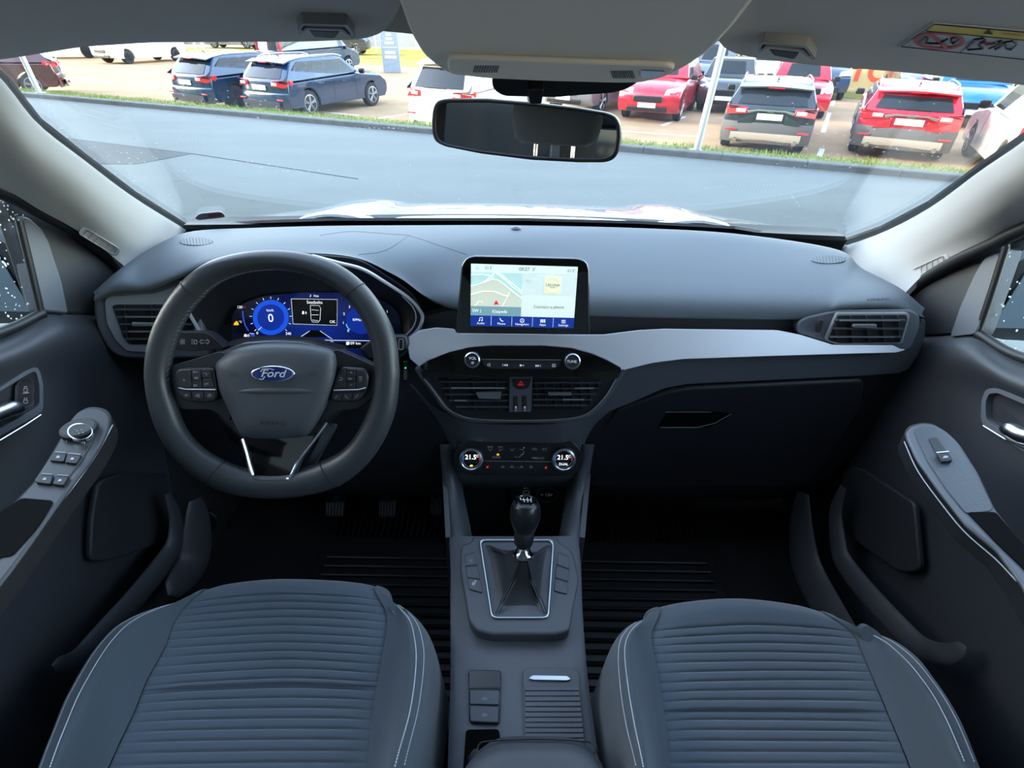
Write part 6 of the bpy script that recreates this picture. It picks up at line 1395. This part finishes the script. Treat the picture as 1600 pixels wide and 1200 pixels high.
car('small grey car far off on the road under the left visor','sedan',(368,75),paint('grey',(110,112,116),.4),heading=88,anchor='C',H=1.45,door_mirrors=False)
car('bright red compact crossover with its front facing us','crossover',(1006,192),paint('red',(190,22,44),.2),heading=204,anchor='F',L=4.36,Wd=1.8,H=1.56)
car('silver car half hidden behind the rear-view mirror','sedan',(878,178),paint('silver',(150,150,156),.5),heading=216,anchor='F',H=1.46)
car('dark grey hatchback facing us behind the right lamp post','sedan',(1124,179),paint('dark_grey',(62,64,68),.3),heading=202,anchor='F',L=4.2,Wd=1.7,H=1.5)
car('red car partly hidden by the black SUV','crossover',(1238,188),paint('red',(190,22,44),.2),heading=203,anchor='F',L=4.2,Wd=1.78,H=1.5)
car('grey van facing us beside the lamp post, second row','van',(1100,152),paint('steel',(96,104,116),.4),heading=203,anchor='F',L=4.5,H=1.85,Wd=1.72,cat='van')
car('white van facing us between the grey and dark vans','van',(1186,153),paint('white',(226,224,220)),heading=203,anchor='F',L=4.5,H=1.85,Wd=1.72,cat='van')
car('dark van facing us behind the second red car','van',(1280,158),paint('dark_blue',(52,70,92),.4),heading=203,anchor='F',L=4.5,H=1.85,Wd=1.72,cat='van')
car('bright blue SUV facing us right of the red SUV','suv',(1512,204),paint('bright_blue',(30,110,205),.3),heading=205,anchor='F',clad=False)
car('dark green car in the back row, far off','sedan',(1135,111),paint('green',(70,84,70),.3),heading=110,anchor='C',H=1.45,door_mirrors=False)
car('dark blue car in the back row, far off','sedan',(1262,112),paint('dark_blue',(52,70,92),.4),heading=110,anchor='C',H=1.5,door_mirrors=False)
car('steel grey car in the second row behind the blue SUV','suv',(1440,166),paint('steel',(96,104,116),.4),heading=203,anchor='F',clad=False)
# lamp posts
def post(lbl,px,py,h,r,lean=0,z0=ZL,z=None):
    p=PZ(px,py,z0); t=thing('lamp_post',p,lbl,'lamp post'); top=p+V((lean*h,0,h))
    MB().tube([p,top],[r,r*.75],n=14).build('pole',mat('galvanised_pole',(190,192,186),.45,metal=.3),t,smooth=60)
    MB().box(p+V((0,0,.01)),(.16,.16,.02)).build('base_plate',mat('galvanised_pole',(190,192,186),.45,metal=.3),t,bevel=.005)
    mb=MB(); mb.tube([top,top+V((.9*(1 if lean>=0 else -1),0,.15))],.03); mb.box(top+V((1.1*(1 if lean>=0 else -1),0,.18)),(.5,.2,.08)); mb.build('lamp_head',DARKM,t,bevel=.01)
post('pale lamp post on the left in front of the brown car',62,146,6,.05,lean=-.02,z0=.05)
post('pale lamp post left of the black SUV',1088,237,6,.045,lean=.05,z0=.05)
post('thin pole far off near the pickup truck',539,105,6,.05)
# totem sign
t=thing('totem_sign',PZ(613,114,ZL),'grey upright information totem sign with white lines of print beyond the white SUV','sign')
c=PZ(613,114,ZL); dd=(c-CAM).length; TPp=Plane(c,V((-.05,-1,0)))
w_=26*dd/F*.86; hh=3.4
MB().box(c+V((0,.1,hh/2)),(w_,.2,hh)).build('totem_body',mat('totem_grey',(140,152,164),.4),t,bevel=.02)
mb=MB(); TPp=Plane(c+V((0,-.012,0)),V((0,-1,0)))
for z,w0,h_ in((2.95,.55,.16),(2.62,.7,.16),(2.38,.75,.14),(1.9,.45,.10),(1.7,.3,.10),(1.52,.38,.10),(1.34,.5,.10),(.92,.6,.12),(.72,.66,.12)): mb.box(c+V((0,-.008,z)),(w_*w0,.01,h_))
for z in(2.15,1.14): mb.box(c+V((0,-.008,z)),(w_*.8,.01,.02))
mb.build('lettering_lines',WHT,t,smooth=0)
# blue road sign
t=thing('road_sign',PZ(596,82,ZL),'small blue road sign on two thin posts far behind the totem','sign'); c=PZ(596,82,ZL)
mb=MB(); mb.tube([c+V((-.4,0,0)),c+V((-.4,0,2.2))],.05); mb.tube([c+V((.4,0,0)),c+V((.4,0,2.2))],.05); mb.build('sign_posts',mat('galvanised_pole',(190,192,186),.45,metal=.3),t)
MB().box(c+V((0,-.05,2.4)),(1.7,.05,1.0)).build('sign_plate',mat('sign_blue',(60,150,225),.5),t); 
# white marker posts along the road
for i,x in enumerate((285,306,318,412,463,556,600)):
    p=PZ(x,77,ZL); o=MB().box(p+V((0,0,.5)),(.14,.14,1.1)).build('marker_post',mat('post_white',(235,235,230),.6),bevel=.01); tag(o,'thin white marker post along the far road','post','white marker posts along the far road')
# long grey building behind and a mesh banner fence on the right
t=thing('warehouse',PZ(640,74,ZL),'long grey warehouse with pale columns beyond the road','building'); c=PZ(655,75,ZL)
MB().box(c+V((4,6,4)),(60,10,8)).build('wall_panels',mat('warehouse_grey',(150,150,146),.7),t)
for i in range(10): MB().box(c+V((-24+i*6,.8,4)),(.8,.3,8)).build('column',mat('warehouse_column',(196,190,170),.7),t)
FN=bpy.data.materials.new('banner_orange'); 
ban=thing('banner_fence',PZ(1300,165,ZL),'orange lettered banner along the back fence of the car park','banner')
A=PZ(880,119,ZL); B_=PZ(1600,152,ZL)
d=(B_-A); Ln=d.length; d.normalize(); nrm=V((d.y,-d.x,0)); 
if nrm.dot(CAM-A)<0: nrm=-nrm
BPl=Plane(A,nrm,d)
mb=MB(); mb.prism([A+V((0,0,.05)),B_+V((0,0,.05)),B_+V((0,0,1.25)),A+V((0,0,1.25))],[p-nrm*.03 for p in(A+V((0,0,.05)),B_+V((0,0,.05)),B_+V((0,0,1.25)),A+V((0,0,1.25)))]); mb.build('banner_sheet',mat('banner_pale',(214,190,130),.8),ban,smooth=0)
mb=MB()
txt='AUTOGIDAS'; 

for s_,x_ in (('AUTOGU',1356),('AUTOGU',1090),('AUTO',930)):
    dd_=ray(x_,130); tt_=(A-CAM).dot(nrm)/dd_.dot(nrm); q_=CAM+dd_*tt_; mb.text(s_,BPl,0,0,.78,raw=V((q_.x,q_.y,ZL+.68))+nrm*.02,sx=1.12,bold=.03)
mb.build('banner_lettering',mat('banner_orange_red',(245,88,50),.7),ban,smooth=0)
mb=MB()
for i in range(int(Ln/2.5)+1): mb.tube([A+d*i*2.5-nrm*.08+V((0,0,0)),A+d*i*2.5-nrm*.08+V((0,0,1.5))],.04)
mb.build('fence_posts',mat('galvanised_pole',(190,192,186),.45,metal=.3),ban)
# dealership building behind the camera, which shades the yard
H_=11.0; el=math.radians(17); Ldir=V((1,.10,0)).normalized(); 
perp=H_/math.tan(el)*abs(Ldir.dot(kn))
t=thing('dealership_building',kp3(KL*.45,-perp-8,0),'large dealership hall behind the camera shading the yard','building')
c=[kp3(-40,-perp+.45,0),kp3(KL+20,-perp+.45,0),kp3(KL+20,-perp-16,0),kp3(-40,-perp-16,0)]
mb=MB(); mb.prism(c,[p+V((0,0,H_)) for p in c]); mb.build('hall',mat('hall_grey',(120,124,130),.6),t,smooth=0)
mb=MB()
for i in range(12):
    a=kp3(2+i*KL/12,-perp+.5,1); b_=kp3(2+i*KL/12+6,-perp+.5,1); mb.prism([a,b_,b_+V((0,0,7)),a+V((0,0,7))],[p-kn*.06 for p in(a,b_,b_+V((0,0,7)),a+V((0,0,7)))])
mb.build('shop_windows',CARG,t,smooth=0)
# tree line / hedge far away
# ================= light
sun=bpy.data.lights.new('sun','SUN'); sun.energy=4.0; sun.angle=.009; sun.color=(1,.84,.62); so_=bpy.data.objects.new('sun',sun); COL.objects.link(so_)
sd=V((Ldir.x,Ldir.y,-math.tan(el))).normalized(); so_.rotation_euler=sd.to_track_quat('-Z','Y').to_euler()
w=bpy.data.worlds.new('sky'); bpy.context.scene.world=w; w.use_nodes=True; nt=w.node_tree; bg=nt.nodes['Background']
sk=nt.nodes.new('ShaderNodeTexSky'); sk.sky_type='NISHITA'; sk.sun_disc=False; sk.sun_elevation=el; sk.sun_rotation=math.atan2(-Ldir.x,-Ldir.y); sk.air_density=1; sk.dust_density=.6; sk.ozone_density=.3
hs=nt.nodes.new('ShaderNodeHueSaturation'); hs.inputs['Saturation'].default_value=.8; nt.links.new(sk.outputs[0],hs.inputs['Color']); nt.links.new(hs.outputs[0],bg.inputs[0]); bg.inputs[1].default_value=1.65
cam=bpy.data.cameras.new('camera'); co=bpy.data.objects.new('camera',cam); COL.objects.link(co); bpy.context.scene.camera=co
cam.sensor_width=36; cam.lens=36*F/1600; cam.clip_start=.02; cam.clip_end=1000
M=Matrix((CR,CU,-_f)).transposed().to_4x4(); M.translation=CAM; co.matrix_world=M
sc=bpy.context.scene; sc.view_settings.view_transform='Standard'; sc.view_settings.look='None'; sc.view_settings.gamma=1; sc.view_settings.exposure=.35
try: sc.view_settings.use_curve_mapping=False
except Exception: pass
